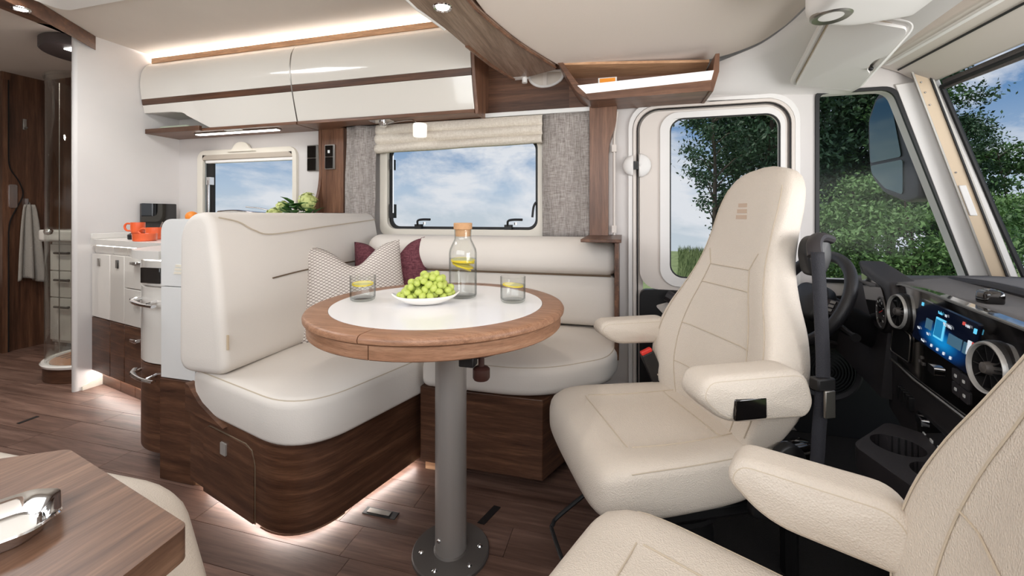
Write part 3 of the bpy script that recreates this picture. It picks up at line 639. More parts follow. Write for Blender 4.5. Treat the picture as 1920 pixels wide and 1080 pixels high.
rh = thing('roof_hatch', 'white framed roof hatch in the beige ceiling', 'hatch', (-2.33, 1.0, 2.02))
part('frame', plate(rr(-2.68, .60, -1.98, 1.42, .05), [rr(-2.61, .67, -2.05, 1.33, .04)], 'z', 1.998, .022), m_trimw, rh, bev=.004)
part('flyscreen_frame', plate(rr(-2.62, .66, -2.04, 1.34, .04), [rr(-2.59, .70, -2.07, 1.28, .03)], 'z', 2.000, .014), m_frame, rh, bev=.003)
part('dome', plate(rr(-2.6, .68, -2.06, 1.32, .04), (), 'z', 2.014, .004), m_plate, rh)
part('catch', box(-2.42, -2.36, 1.325, 1.35, 1.99, 2.002), m_steel, rh, bev=.002)

# ================================================================== KITCHEN
WT = .85
front = [(-2.948, 1.70), (-2.37, 1.575), (-2.10, 1.50)] + catmull([(-2.02, 1.44), (-1.965, 1.36), (-1.90, 1.25), (-1.80, 1.196), (-1.682, 1.186)], 5)
wt_out = [(-2.948, 1.675), (-2.35, 1.548), (-2.12, 1.50)] + catmull([(-2.04, 1.43), (-1.99, 1.35), (-1.925, 1.235), (-1.82, 1.175), (-1.682, 1.162)], 5) + [(-1.682, 2.165), (-2.948, 2.165)]
wk = thing('worktop', 'pale curved kitchen worktop with splash edge beside the partition', 'worktop', (-2.4, 1.9, .82))
part('top', plate(wt_out, (), 'z', WT - .032, .032), m_worktop, wk, bev=.004)
part('splash_edge', box(-2.949, -2.935, 1.675, 2.16, WT, WT + .032), m_worktop, wk, bev=.003)
part('light_strip', J(tube([(-2.93, 1.70, WT - .036), (-2.37, 1.578, WT - .036), (-2.14, 1.52, WT - .036)], .005, 8), tube([(-1.90, 1.262, WT - .036), (-1.80, 1.205, WT - .036), (-1.69, 1.195, WT - .036)], .005, 8)), m_led, wk, 'white LED line under the worktop')
k0, k1 = Vector((-2.946, 1.70)), Vector((-2.37, 1.575)); kd = (k1 - k0).normalized(); kn = Vector((kd.y, -kd.x)); kl = (k1 - k0).length
def kface(a, b, z0, z1, t0=0., t1=.018):
    p, q = k0 + kd * a, k0 + kd * b
    c = [p - kn * (-t0) , q - kn * (-t0), q + kn * t1 * 1.0, p + kn * t1]
    V = [(v.x, v.y, z) for z in (z0, z1) for v in (p, q, q + kn * t1, p + kn * t1)]
    return V, [(0, 1, 2, 3), (7, 6, 5, 4), (0, 4, 5, 1), (1, 5, 6, 2), (2, 6, 7, 3), (3, 7, 4, 0)]
if kn.y > 0: kn = -kn
cols = [(0.004, .235, 'leftmost narrow kitchen cabinet with silver push lock beside the partition'), (.239, .405, 'middle kitchen cabinet with black push lock'), (.409, kl, 'kitchen drawer cabinet with three chrome handles next to the curved unit')]
for i, (a, b, lb) in enumerate(cols):
    t = thing('kitchen_cabinet', lb, 'cabinet', (k0.x + kd.x * (a + b) / 2, k0.y + kd.y * (a + b) / 2, 0), group='kitchen base cabinets')
    p, q = k0 + kd * a, k0 + kd * b
    part('carcass', plate([(p.x, p.y), (q.x, q.y), (q.x, 2.15), (p.x, 2.15)], (), 'z', .09, .715), m_wall, t)
    part('plinth', plate([(p.x, p.y + .03), (q.x, q.y + .03), (q.x, q.y + .06), (p.x, p.y + .06)], (), 'z', 0, .09), m_wh, t)
    part('plinth_light', tube([(p.x, p.y + .015, .085), (q.x, q.y + .015, .085)], .004, 6), m_plinth, t)
    part('recess_panel', kface(a, b, .775, .812, 0, .004), m_gloss, t)
    if i < 2:
        d = part('door', kface(a, b - .002, .41, .768), m_gloss, t, 'glossy cream door', bev=.002)
        mid = (a + b) / 2 - (.02 if i == 0 else -.005)
        part('push_lock', kface(mid - .014, mid + .014, .70, .745, 0, .023), m_steel if i == 0 else m_piano, d, bev=.002)
        part('lower_door', kface(a, b - .002, .10, .405), m_wh, t, 'dark walnut lower door', bev=.002)
    else:
        for z0, z1, m, hz in ((.605, .768, m_gloss, .74), (.41, .60, m_gloss, .555), (.10, .405, m_wh, .345)):
            d = part('drawer', kface(a, b, z0, z1), m, t, bev=.002)
            part('handle', kface(b - .07, b - .005, hz - .01, hz + .008, 0, .04), m_chrome, d, bev=.004)

fr = [(x, y) for x, y in front[3:]]
def shell(loop, z0, z1, t):
    """curved front board of thickness t following a plan curve"""
    n = len(loop); L = [Vector(p[:2]) for p in loop]; O = []
    for i in range(n):
        d = (L[min(i + 1, n - 1)] - L[max(i - 1, 0)]).normalized(); O.append(L[i] + Vector((d.y, -d.x)) * -t)
    V = [(p.x, p.y, z) for z in (z0, z1) for p in L] + [(p.x, p.y, z) for z in (z0, z1) for p in O]; F = []
    for i in range(n - 1):
        F += [(i, i + 1, n + i + 1, n + i), (2 * n + i, 3 * n + i, 3 * n + i + 1, 2 * n + i + 1), (i, 2 * n + i, 2 * n + i + 1, i + 1), (n + i, n + i + 1, 3 * n + i + 1, 3 * n + i)]
    F += [(0, n, 3 * n, 2 * n), (n - 1, 3 * n - 1, 4 * n - 1, 2 * n - 1)]
    return V, F
du = thing('curved_drawer_unit', 'curved kitchen drawer unit with two large chrome handles beside the bench', 'cabinet', (-1.85, 1.5, 0))
part('carcass', plate([(x, y + .022) for x, y in fr] + [(-1.684, 1.66), (-2.02, 1.66)], (), 'z', .08, .73), m_wall, du)
part('control_fascia', shell(fr, .715, .810, .012), m_gloss, du)
part('display', box(-1.80, -1.70, 1.178, 1.186, .725, .785), m_piano, du, 'dark control display', bev=.002)
dd = part('drawer', shell(fr, .415, .708, .02), m_gloss, du, 'cream drawer front', bev=.002)
def bighandle(z, par):
    p = catmull([(-1.875, 1.21, z), (-1.83, 1.172, z - .002), (-1.76, 1.152, z - .006), (-1.69, 1.150, z - .010)], 6)
    h = part('handle', tube(p, .012, 10, flat=(.010, .006)), m_chrome, par, 'chrome handle')
    for q in (((-1.85, 1.215, z), (-1.84, 1.18, z)), ((-1.73, 1.19, z), (-1.73, 1.152, z - .006))): part('handle_post', tube(q, .006, 8), m_chrome, par)
bighandle(.655, dd)
d2 = part('drawer', shell(fr, .075, .410, .02), m_wh, du, 'dark walnut drawer front', bev=.002)
bighandle(.375, d2)
part('plinth', plate([(x + .02, y + .06) for x, y in fr] + [(-1.70, 1.6), (-2.0, 1.6)], (), 'z', 0, .08), m_wh, du)

# end column of the rear bench: white above, walnut below
ec = thing('bench_end_column', 'narrow end column of the bench, glossy white above walnut', 'panel', (-1.59, 1.6, 0))
def ecol(z0, z1, rtop=0):
    L = fillet([(-1.678, z0), (-1.512, z0), (-1.512, z1), (-1.678, z1)], [0, 0, .02 if rtop else 0, rtop], 8)
    return plate(L, (), 'y', 1.168, .9)
part('upper_panel', ecol(.722, .972, .055), m_white, ec, 'glossy white top with printed mark', bev=.004)
part('lower_panel', ecol(.378, .719), m_white, ec, 'glossy white front', bev=.002)
part('wood_base', plate([(-1.678, .0), (-1.512, .0), (-1.512, .376), (-1.678, .376)], (), 'y', 1.164, .9), m_wh, ec, 'walnut base', bev=.002)
part('light_wood_foot', box(-1.512, -1.49, 1.17, 1.30, .0, .034), m_lwx, ec)
for i in range(3):
    z = .768 + i * .013; part('logo_bar', plate([(-1.612 + .004 * i, z), (-1.572 + .004 * i, z), (-1.569 + .004 * i, z + .009), (-1.609 + .004 * i, z + .009)], (), 'y', 1.165, .003), plain('logo_pale_gold', C(244, 236, 218), .3), ec)

# things on the worktop
lid = solo('hob_lid', J(plate(rr(1.918, .855, 2.13, 1.062, .006), (), 'x', -2.932, .012)), m_piano, 'black glass hob lid standing upright against the partition', 'hob lid', bev=.002)
def mugbody(c, r, h, t=.004): return lathe([(0, 0), (r * .86, 0), (r * .95, .006), (r, h * .3), (r, h), (r - t, h), (r - t, h * .3), (r * .8, .008), (0, .008)], c, 28)
mg = thing('mug', 'orange glazed mug standing on the black box by the hob lid', 'mug', (-2.66, 1.73, .884))
part('body', mugbody((-2.66, 1.73, .884), .033, .062), m_orange, mg)
part('handle', tube(catmull([(-2.692, 1.722, .937), (-2.722, 1.713, .938), (-2.732, 1.71, .918), (-2.718, 1.714, .899), (-2.692, 1.722, .901)], 5), .0055, 8), m_orange, mg)
solo('trivet', J(cyl((-2.66, 1.73, WT), .045, .030, 'z', 24, .004), cyl((-2.66, 1.73, WT + .030), .036, .004, 'z', 24)), m_black, 'round black box under the orange mug', 'box')
bw = solo('bowl', lathe([(0, 0), (.046, 0), (.050, .004), (.052, .04), (.048, .04), (.044, .008), (0, .008)], (-2.445, 1.622, WT), 36), m_orange, 'low round orange bowl in front of the mugs', 'bowl')
jr = thing('sugar_cup', 'orange cup with handle and spoon behind the bowl', 'cup', (-2.54, 1.73, WT))
part('body', mugbody((-2.54, 1.735, WT), .041, .068), m_orange, jr)
part('handle', tube(catmull([(-2.575, 1.722, WT + .056), (-2.60, 1.712, WT + .062), (-2.617, 1.705, WT + .045), (-2.60, 1.71, WT + .028)], 5), .005, 8), m_orange, jr)
part('spoon', tube([(-2.53, 1.74, WT + .03), (-2.505, 1.752, WT + .098)], .003, 8), m_steel, jr)
fb = solo('footed_bowl', lathe([(0, 0), (.04, 0), (.018, .02), (.014, .06), (.05, .075), (.08, .105), (.076, .106), (.045, .082), (0, .078)], (-2.47, 1.90, WT), 32), m_plate, 'white footed fruit bowl behind the bench end column', 'bowl')
solo('orange_fruit', ball((-2.47, 1.89, .978), .033, 20, 14, (1, 1, .95)), plain('orange_peel', C(240, 140, 50), .45, bump=(240, .3), vary=.2), 'orange fruit resting in the white footed bowl', 'fruit')
fc = thing('faucet', 'chrome kitchen faucet in front of the kitchen window', 'faucet', (-2.05, 2.02, WT))
part('column', cyl((-2.03, 2.02, WT), .020, .165, 'z', 20, .003), m_chrome, fc)
part('spout', tube(catmull([(-2.03, 2.02, .995), (-2.12, 2.0, 1.0), (-2.24, 1.97, 1.012), (-2.34, 1.95, 1.005)], 6), .012, 10, flat=(.013, .009)), m_chrome, fc)
part('lever', tube([(-2.03, 2.02, 1.015), (-2.10, 2.0, 1.030), (-2.17, 1.985, 1.036)], .006, 8, flat=(.010, .004)), m_chrome, fc)
hy = thing('potted_hydrangea', 'green hydrangea with pale flower heads on the worktop behind the bench back', 'plant', (-1.80, 2.0, WT))
part('pot', lathe([(0, 0), (.05, 0), (.062, .10), (.058, .10), (.05, .01), (0, .01)], (-1.80, 2.0, WT), 24), m_plate, hy)
part('soil', cyl((-1.80, 2.0, WT + .08), .056, .01), m_brown, hy)
def leaf(p, d, L, w):
    d = Vector(d).normalized(); s = d.cross(Vector((0, 0, 1)));  s = s.normalized() if s.length > .01 else Vector((1, 0, 0)); u = s.cross(d); p = Vector(p)
    V = [tuple(p), tuple(p + d * L * .35 + s * w + u * .01), tuple(p + d * L * .35 - s * w + u * .01), tuple(p + d * L * .35), tuple(p + d * L * .75 + s * w * .7), tuple(p + d * L * .75 - s * w * .7), tuple(p + d * L * .75 - u * .004), tuple(p + d * L - u * .015)]
    return V, [(0, 1, 3), (0, 3, 2), (1, 4, 6, 3), (3, 6, 5, 2), (4, 7, 6), (6, 7, 5)]
for i in range(26):
    a = random.uniform(0, 2 * PI); e = random.uniform(-.1, .9); r0 = random.uniform(.02, .07)
    part('leaf', leaf((-1.80 + r0 * math.cos(a), 2.0 + r0 * .8 * math.sin(a), .97 + random.uniform(0, .07)), (math.cos(a), .8 * math.sin(a), e), random.uniform(.06, .09), random.uniform(.026, .04)), m_hleaf, hy, solid=.0008)
part('stem', J(*[tube(catmull([(-1.80, 2.0, .92), (x * .5 - .9, 2.0, .99), (x, y, z)], 4), .004, 6) for x, y, z in ((-1.735, 1.99, 1.055), (-1.905, 1.98, 1.03), (-1.86, 1.95, .995))]), m_hleaf, hy)
for x, y, z, r in ((-1.735, 1.985, 1.062, .052), (-1.905, 1.98, 1.032, .036), (-1.935, 1.95, .99, .04)):
    gs = []
    for k in range(70):
        v = Vector((random.gauss(0, 1), random.gauss(0, 1), random.gauss(.25, 1))).normalized(); q = Vector((x, y, z)) + v * r * random.uniform(.85, 1.05)
        s = v.orthogonal().normalized(); u = v.cross(s); w = .011; gs.append(([tuple(q + s * w), tuple(q + u * w + v * .003), tuple(q - s * w), tuple(q - u * w + v * .003)], [(0, 1, 2, 3)]))
    gs.append(ball((x, y, z), r * .85, 10, 8)); part('flower_head', J(*gs), m_hflower, hy, 'pale green flower head')

# ================================================================== WASHROOM AND REAR, LEFT OF THE PARTITION
sc_ = (-3.25, 1.90)
st = thing('shower_tray', 'round shower tray with a slatted wooden mat on a walnut plinth', 'shower', (sc_[0], sc_[1], 0))
part('plinth', cyl((*sc_, .0), .250, .085, 'z', 48, .004), m_wh, st)
part('rim', lathe([(.235, .085), (.258, .085), (.262, .098), (.255, .106), (.235, .104), (.232, .092)], (*sc_, 0), 48), m_plate, st)
part('basin', cyl((*sc_, .085), .234, .006, 'z', 48), m_plate, st)
mt = part('mat', cyl((*sc_, .091), .222, .007, 'z', 40), plain('teak_mat', C(178, 118, 74), .6, vary=.1), st, 'orange-brown teak mat')
for i in range(-4, 5):
    for j in (-1, 0, 1): part('mat_slot', box(sc_[0] + i * .045 - .007, sc_[0] + i * .045 + .007, sc_[1] + j * .09 - .032, sc_[1] + j * .09 + .032, .0975, .0990), m_brown, mt)
sgl = thing('shower_screen', 'tall curved clear shower screen with chrome posts', 'shower screen', (sc_[0], sc_[1], .106))
part('glass', lathe([(.240, .107), (.240, 1.83)], (*sc_, 0), 40, 'z', 110, 330), m_shower, sgl, solid=.004)
for a in (200, 300):
    part('post', tube([(sc_[0] + .243 * math.cos(R(a)), sc_[1] + .243 * math.sin(R(a)), .107), (sc_[0] + .243 * math.cos(R(a)), sc_[1] + .243 * math.sin(R(a)), 1.83)], .0025, 8), m_steel, sgl)
part('top_rail', lathe([(.236, 1.815), (.248, 1.815), (.248, 1.835), (.236, 1.835)], (*sc_, 0), 36, 'z', 110, 330), m_shower, sgl)
part('knob', J(ball((sc_[0] - .20, sc_[1] - .15, .885), .022, 12, 8), ball((sc_[0] - .165, sc_[1] - .165, .885), .02, 12, 8)), m_chrome, sgl, 'chrome knob')
dm = thing('shower_ceiling_panel', 'dark oval shower ceiling panel with a bright square light', 'ceiling panel', (-3.16, 1.83, 1.97))
part('disc', cyl((-3.16, 1.79, 1.955), .21, .063, 'z', 48, .006), plain('shower_taupe', C(74, 66, 66), .4), dm)
part('light', box(-3.14, -3.0, 1.66, 1.78, 1.950, 1.956), m_led, dm)
light('shower_light', 'AREA', (-3.08, 1.72, 1.945), (0, 0, 0), 2.5, (1, .95, .9), size=.1)
va = thing('vanity_unit', 'pale washroom vanity with three bow-handled drawers behind the shower glass', 'cabinet', (-3.72, 2.07, 0))
part('carcass', box(-3.97, -3.45, 2.035, 2.15, .08, .80), m_gloss, va)
for z0, z1 in ((.10, .40), (.405, .59), (.595, .78)):
    d = part('drawer', box(-3.96, -3.46, 2.018, 2.036, z0, z1), m_gloss, va, bev=.003)
    part('handle', J(tube([(-3.88, 2.0, z1 - .06), (-3.74, 2.0, z1 - .06)], .008, 8), tube([(-3.76, 2.0, z1 - .06), (-3.76, 2.02, z1 - .06)], .008, 8)), m_anth, d)
solo('washbasin', soft(fillet([(-4.02, 1.97), (-3.40, 1.94), (-3.40, 2.15), (-4.02, 2.15)], .05), .80, .885, .02, .015, -.02), m_plate, 'white washbasin on the vanity unit', 'washbasin')
door2 = tag(bpy.data.objects.new('door_2', None), 'walnut sliding door with a wavy edge and chrome pull', kind='structure'); COL.objects.link(door2); BASE[door2] = (0, 0, 0)
wav = [(1.925, 0), (1.955, 0), (1.955, .80)] + catmull([(1.955, .86), (1.965, .95), (2.0, 1.05), (2.03, 1.14), (2.01, 1.23), (1.965, 1.32), (1.955, 1.40)], 5) + [(1.955, 1.96), (1.925, 1.96)]
lf = part('leaf', plate(wav, (), 'x', -4.298, .02), m_wz, door2, bev=.003)
part('pull', plate(rr(1.955, 1.04, 1.998, 1.21, .01), (), 'x', -4.279, .008), m_chrome, lf, bev=.003)
part('edge_profile', tube([(-4.277, p[0], p[1]) for p in wav[1:-1]], .004, 6), m_black, lf)
hk = solo('coat_hook', J(box(-4.298, -4.285, 2.035, 2.055, 1.62, 1.70), tube([(-4.29, 2.045, 1.63), (-4.265, 2.045, 1.635)], .008, 8)), m_steel, 'steel hook high on the walnut cross wall', 'hook', bev=.002)
hk2 = solo('towel_hook', J(box(-4.298, -4.288, 2.045, 2.065, 1.04, 1.11), tube([(-4.29, 2.055, 1.05), (-4.262, 2.055, 1.06), (-4.255, 2.055, 1.085)], .006, 8)), m_chrome, 'chrome hook holding the grey towel', 'hook')
def towel(u, v):
    w = .028 + .055 * v ** .6; yy = 2.05 + (u - .5) * 2 * w * .9 + .01 * v
    return (-4.262 + .022 * math.sin(2 * PI * 2.2 * u + 1) * (.35 + .65 * v) + .006, yy, 1.065 - .56 * v + .02 * math.sin(5 * u) * v)
solo('hand_towel', grid(towel, 30, 30), m_towel, 'grey terry towel hanging on the walnut cross wall', 'towel', solid=.014, smooth=60)
solo('bed_mattress', soft(rr(-5.9, 1.2, -4.6, 2.14, .06), .45, .80, .04, .05, .01), m_cloth, 'cream mattress in the rear bedroom seen past the sliding door', 'mattress')
solo('mattress_platform', box(-5.9, -4.64, 1.24, 2.14, 0, .449), m_wh, 'walnut platform under the rear bedroom mattress', 'platform', bev=.004)
solo('red_cushion', soft(rr(-4.85, .815, -4.37, 1.2, .06), 2.0, 2.12, .04, .04, .02, 'y'), m_red, 'red cushion in the rear bedroom at the far left edge', 'cushion')

# ================================================================== BENCHES
bn = thing('rear_bench_base', 'curved walnut base of the rear bench with a storage flap', 'bench', (-1.2, 1.5, 0))
bp = fillet([(-1.508, 1.148), (-.905, .985), (-.752, 1.56), (-.752, 2.15), (-1.508, 2.15)], [0, .17, 0, 0, 0], 12)
part('body', plate(bp, (), 'z', .035, .264), m_wh, bn, bev=.004)
part('plinth_light', tube([(-1.46, 1.185, .028)] + [(p[0] - .03 - .02 * i / 14, p[1] + .04, .028) for i, p in enumerate(bp[1:14])] + [(-.80, 1.50, .028)], .004, 6), m_plinth, bn, 'hidden LED line lighting the floor')
part('plinth', plate([(-1.17 + (x + 1.17) * .74, 1.62 + (y - 1.62) * .82) for x, y in bp], (), 'z', 0, .036), m_black, bn)
e0, e1 = Vector((-1.508, 1.148)), Vector((-.905, .985)); ed = (e1 - e0).normalized(); en = Vector((ed.y, -ed.x))
def eface(loop, t0, t1):
    n = len(loop); tri = tessellate_polygon([[Vector((p[0], p[1], 0)) for p in loop]])
    V = [((e0 + ed * a + en * t).x, (e0 + ed * a + en * t).y, z) for t in (t0, t1) for a, z in loop]
    return V, [tuple(q) for q in tri] + [tuple(i + n for i in reversed(q)) for q in tri] + [(i, (i + 1) % n, (i + 1) % n + n, i + n) for i in range(n)]
part('upper_lip', eface([(0, .29), (.26, .29), (.18, .312), (.10, .335), (.055, .362), (.02, .384), (0, .388)], -.01, .016), m_wh, bn, 'raised walnut corner')
fl = part('flap', eface(fillet([(.105, .03), (.42, .03), (.42, .262), (.105, .262)], [.005, .005, .06, .05], 8), -.004, .0045), m_wh, bn, 'hinged storage flap', bev=.0015)
part('flap_gap', tube([((e0 + ed * a).x, (e0 + ed * a).y, z) for a, z in [(.103, .03)] + [(.103, .21), (.108, .245), (.145, .264), (.37, .264), (.405, .252), (.422, .21)] + [(.422, .03)]], .0025, 6), m_crease, bn)
part('flap_lock', eface(rr(.228, .196, .262, .236, .003), .004, .009), plain('satin_silver', C(186, 184, 180), .35, metal=.4), fl, 'square steel lock', bev=.0015)
part('plinth_line', tube([(p[0] * 1.0, p[1] - .002, .034) for p in bp[1:14]], .0025, 6), m_mid, bn)

cp = fillet([(-1.50, 1.142), (-.885, .972), (-.735, 1.50), (-.735, 2.10), (-1.50, 2.10)], [.05, .19, .05, .04, .04], 12)
sc1 = thing('rear_seat_cushion', 'cream seat cushion on the rear bench with rounded stitched corner', 'cushion', (-1.2, 1.5, .31))
part('body', soft(cp, .298, .438, .015, .03, .016, n=128), m_cloth, sc1, smooth=60)
part('seam', tube(rim(cp, .012, .4305, n=128), .0022, 6, True), m_seam, sc1)
bs = fillet([(-1.285, .440), (-1.325, .80), (-1.355, .965), (-1.385, .998), (-1.455, .992), (-1.50, .93), (-1.505, .440)], [.06, .25, .05, .03, .06, .08, .06], 8)
bc = thing('rear_back_cushion', 'tall cream back cushion of the rear bench', 'cushion', (-1.4, 1.6, .44))
part('body', soft(bs, 1.098, 2.085, .026, .03, 0, 'y', n=100), m_cloth, bc, smooth=60)
part('seam', tube([(x, 1.108, z) for x, y, z in rim(bs, .018, 0, 'y', 80)], .0022, 6, True), m_seam, bc)
def bface(z): return spline1(z, [.44, .62, .80, .90, .965], [-1.288, -1.303, -1.323, -1.338, -1.353])
part('flap_seam', tube([(bface(z) + .003, y, z) for y, z in catmull([(1.125, .978), (1.20, .962), (1.26, .93), (1.34, .912), (1.6, .93), (2.06, .962)], 8)], .0026, 6), m_seam, bc)
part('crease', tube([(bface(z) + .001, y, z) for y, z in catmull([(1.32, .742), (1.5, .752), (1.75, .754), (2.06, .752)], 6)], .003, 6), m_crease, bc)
part('name_tag', box(-1.296, -1.289, 1.108, 1.112, .53, .58), plain('tag_beige', C(206, 186, 158), .8), bc)

fbx = thing('window_bench_base', 'straight walnut base of the window bench behind the table leg', 'bench', (-.5, 1.8, 0))
fp = [(-.748, 1.44), (-.275, 1.44), (-.205, 1.60), (-.10, 1.64), (-.10, 2.15), (-.748, 2.15)]
part('body', plate(fp, (), 'z', .05, .285), m_wh, fbx, bev=.003)
part('plinth', plate([(-.748, 1.53), (-.33, 1.53), (-.30, 1.66), (-.30, 2.1), (-.748, 2.1)], (), 'z', 0, .05), m_wh, fbx)
part('plinth_end', box(-.745, -.60, 1.478, 1.495, 0, .05), m_lwx, fbx, 'pale wood plinth piece')
cp2 = fillet([(-.728, 1.405), (-.28, 1.405), (-.05, 1.60), (-.022, 1.72), (-.022, 2.10), (-.728, 2.10)], [.03, .16, .10, .05, .03, .02], 10)
sc2 = thing('window_seat_cushion', 'cream seat cushion under the dinette window with angled front corner', 'cushion', (-.4, 1.75, .34))
part('body', soft(cp2, .345, .455, .03, .035, .018, n=128), m_cloth, sc2, smooth=60)
part('seam', tube(rim(cp2, .014, .446, n=128), .0022, 6, True), m_seam, sc2)
b2 = thing('window_back_cushion', 'long cream back cushion with a padded roll below the dinette window', 'cushion', (-.65, 1.98, .47))
lowp = fillet([(1.925, .475), (1.925, .715), (2.06, .715), (2.06, .475)], [.04, .01, .02, .02], 6)
part('lower_panel', soft(lowp, -1.27, -.035, .03, .03, .0, 'x', n=64), m_cloth, b2, smooth=60)
upp = fillet([(1.925, .712), (1.875, .735), (1.868, .80), (1.905, .868), (1.96, .886), (2.05, .88), (2.065, .72)], [.02, .03, .05, .05, .05, .03, .02], 6)
part('head_roll', soft(upp, -1.29, -.034, .035, .035, .0, 'x', n=80), m_cloth, b2, smooth=60)
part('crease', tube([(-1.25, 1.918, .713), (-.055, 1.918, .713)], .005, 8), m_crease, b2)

# scatter cushions
def pillow(w, h, th, dent=0., n=26):
    V, F = [], []
    def pt(u, v, sd):
        x, z = u * 2 - 1, v * 2 - 1; e = (1 - abs(x) ** 3) * (1 - abs(z) ** 3); pin = 1 - .09 * (1 - abs(x)) * 0
        sx = 1 - .07 * (1 - z * z) * 1.0; sz = 1 - .07 * (1 - x * x)
        zz = z * h / 2 * sz; xx = x * w / 2 * sx
        if dent: zz -= dent * math.exp(-(x / .42) ** 2) * ((z + 1) / 2) ** 2.2; xx *= 1 - .08 * z
        return (xx, sd * (th / 2 * max(e, 0) ** .5), zz + h / 2)
    m = n + 1
    for sd in (-1, 1):
        for j in range(m):
            for i in range(m): V.append(pt(i / n, j / n, sd))
    for s in range(2):
        for j in range(n):
            for i in range(n):
                a = s * m * m + j * m + i; F.append((a, a + 1, a + m + 1, a + m) if s == 0 else (a, a + m, a + m + 1, a + 1))
    return V, F
p1 = mk('scatter_cushion', pillow(.45, .42, .15, .095), m_lattice, smooth=70); p1.location = (-1.125, 1.60, .452); p1.rotation_euler = (R(-14), R(-3), R(38))
tag(p1, 'off-white lattice-print scatter cushion with a chopped top leaning in the bench corner', 'cushion', 'scatter cushions on the bench')
p2 = mk('scatter_cushion', pillow(.38, .40, .13, .10), m_burg, smooth=70); p2.location = (-1.085, 1.80, .475); p2.rotation_euler = (R(-12), R(-4), R(20))
tag(p2, 'burgundy chenille scatter cushion behind the lattice-print one', 'cushion', 'scatter cushions on the bench')

# ================================================================== TABLE AND WHAT STANDS ON IT
TC = (-.575, 1.241); TZ = .705
tb = thing('dining_table', 'round walnut-edged dining table with white inset on a grey pedestal', 'table', (-.488, 1.12, 0))
part('white_inset', cyl((*TC, TZ - .018), .331, .0185, 'z', 96), m_tabletop, tb, 'white laminate centre')
segs = [(-106.5, -17), (-16.6, 73), (73.4, 163), (163.4, 253.1)]
def rimprof(): return [(.332, TZ - .022), (.332, TZ), (.388, TZ), (.396, TZ - .003), (.400, TZ - .010), (.399, TZ - .018), (.394, TZ - .022), (.332, TZ - .022)]
def arcseg(profl, a0, a1, n=30):
    V, F = lathe(profl[:-1] + [profl[-1]], (*TC, 0), n, 'z', a0, a1); m = n + 1; k = len(profl) - 1
    F = F + [tuple(i * m for i in range(k)), tuple(i * m + n for i in reversed(range(k)))]
    return V, F
for a0, a1 in segs:
    part('edge_segment', arcseg(rimprof(), a0 + 13.2, a1 + 13.2), m_twx, tb, smooth=40)
    part('apron_segment', arcseg([(.372, .645), (.372, TZ - .0225), (.389, TZ - .0225), (.389, .648), (.386, .645), (.372, .645)], a0 + 16.5, a1 + 16.5), m_apron, tb, smooth=40)
part('underframe', J(box(-.74, -.40, 1.05, 1.30, .628, .66)), m_brown, tb, bev=.003)
part('slide_block', J(box(-.83, -.80, 1.0, 1.03, .622, .65)), m_black, tb)
part('clamp_bracket', plate(fillet([(-.46, 1.03), (-.36, 1.01), (-.28, 1.12), (-.34, 1.16), (-.46, 1.14)], .01), (), 'z', .615, .03), m_brown, tb, bev=.003)
part('clamp_block', box(-.405, -.365, .985, 1.02, .60, .625), m_black, tb, bev=.003)
kb = part('clamp_knob', lathe([(0, .565), (.019, .565), (.022, .57), (.022, .592), (.017, .597), (.008, .60), (.008, .64), (0, .64)], (-.352, 1.01, 0), 24), m_brown, tb, 'brown clamp knob')
PX, PY = -.488, 1.13
part('pedestal', lathe([(.0455, .012), (.0455, .64), (0, .64)], (PX, PY, 0), 48), m_pewter, tb, 'silver-grey steel pedestal')
part('floor_flange', lathe([(0, 0), (.112, 0), (.112, .008), (.109, .012), (.05, .012), (.0455, .016)], (PX, PY, 0), 48), m_anth, tb, 'dark grey floor flange')
for a in (20, 100, 205, 262, 330): part('screw', lathe([(0, .016), (.005, .0155), (.0075, .0125), (.0075, .011)], (PX + .085 * math.cos(R(a)), PY + .085 * math.sin(R(a)), 0), 12), m_chrome, tb)
part('set_screw', ball((PX - .018, PY - .041, .06), .007, 10, 8), m_chrome, tb)

def carafe():
    c = (-.532, 1.335, TZ + .0006); t = thing('carafe', 'clear glass water carafe with cork stopper and lemon slices', 'carafe', c)
    outp = [(0, 0), (.038, 0), (.045, .003), (.0475, .010), (.0475, .15), (.045, .165), (.034, .188), (.029, .198), (.0285, .205), (.0295, .232)]
    inn_ = [(.0272, .232), (.0262, .205), (.027, .198), (.032, .187), (.0428, .164), (.0453, .15), (.0453, .012), (.043, .007), (0, .006)]
    part('glass', lathe(outp + inn_, c, 48), m_glass, t)
    part('water', lathe([(0, .0055), (.0436, .0064), (.0459, .0116), (.0459, .132), (0, .132)], c, 48), m_water, t, 'clear water')
    part('stopper', lathe([(0, .208), (.0255, .208), (.0268, .233), (.0315, .233), (.0318, .252), (.030, .254), (0, .254)], c, 32), m_cork, t, 'cork stopper')
    for k, (dz, tx, ty, s) in enumerate(((.126, 6, 4, 1), (.118, -8, 10, .97), (.108, 14, -6, .9), (.098, 18, -12, .7))):
        M = tr(c[0] + .001 * (k % 2), c[1], c[2] + dz, k, R(tx), R(ty))
        q = part('lemon_slice', xf(lathe([(.036 * s, -.0025), (.041 * s, -.0015), (.041 * s, .0015), (.036 * s, .0025), (.036 * s, -.0025)], (0, 0, 0), 28), M), m_lemon, t)
        part('pulp', xf(cyl((0, 0, -.002), .036 * s, .004, 'z', 28), M), m_pulp, q)
carafe()
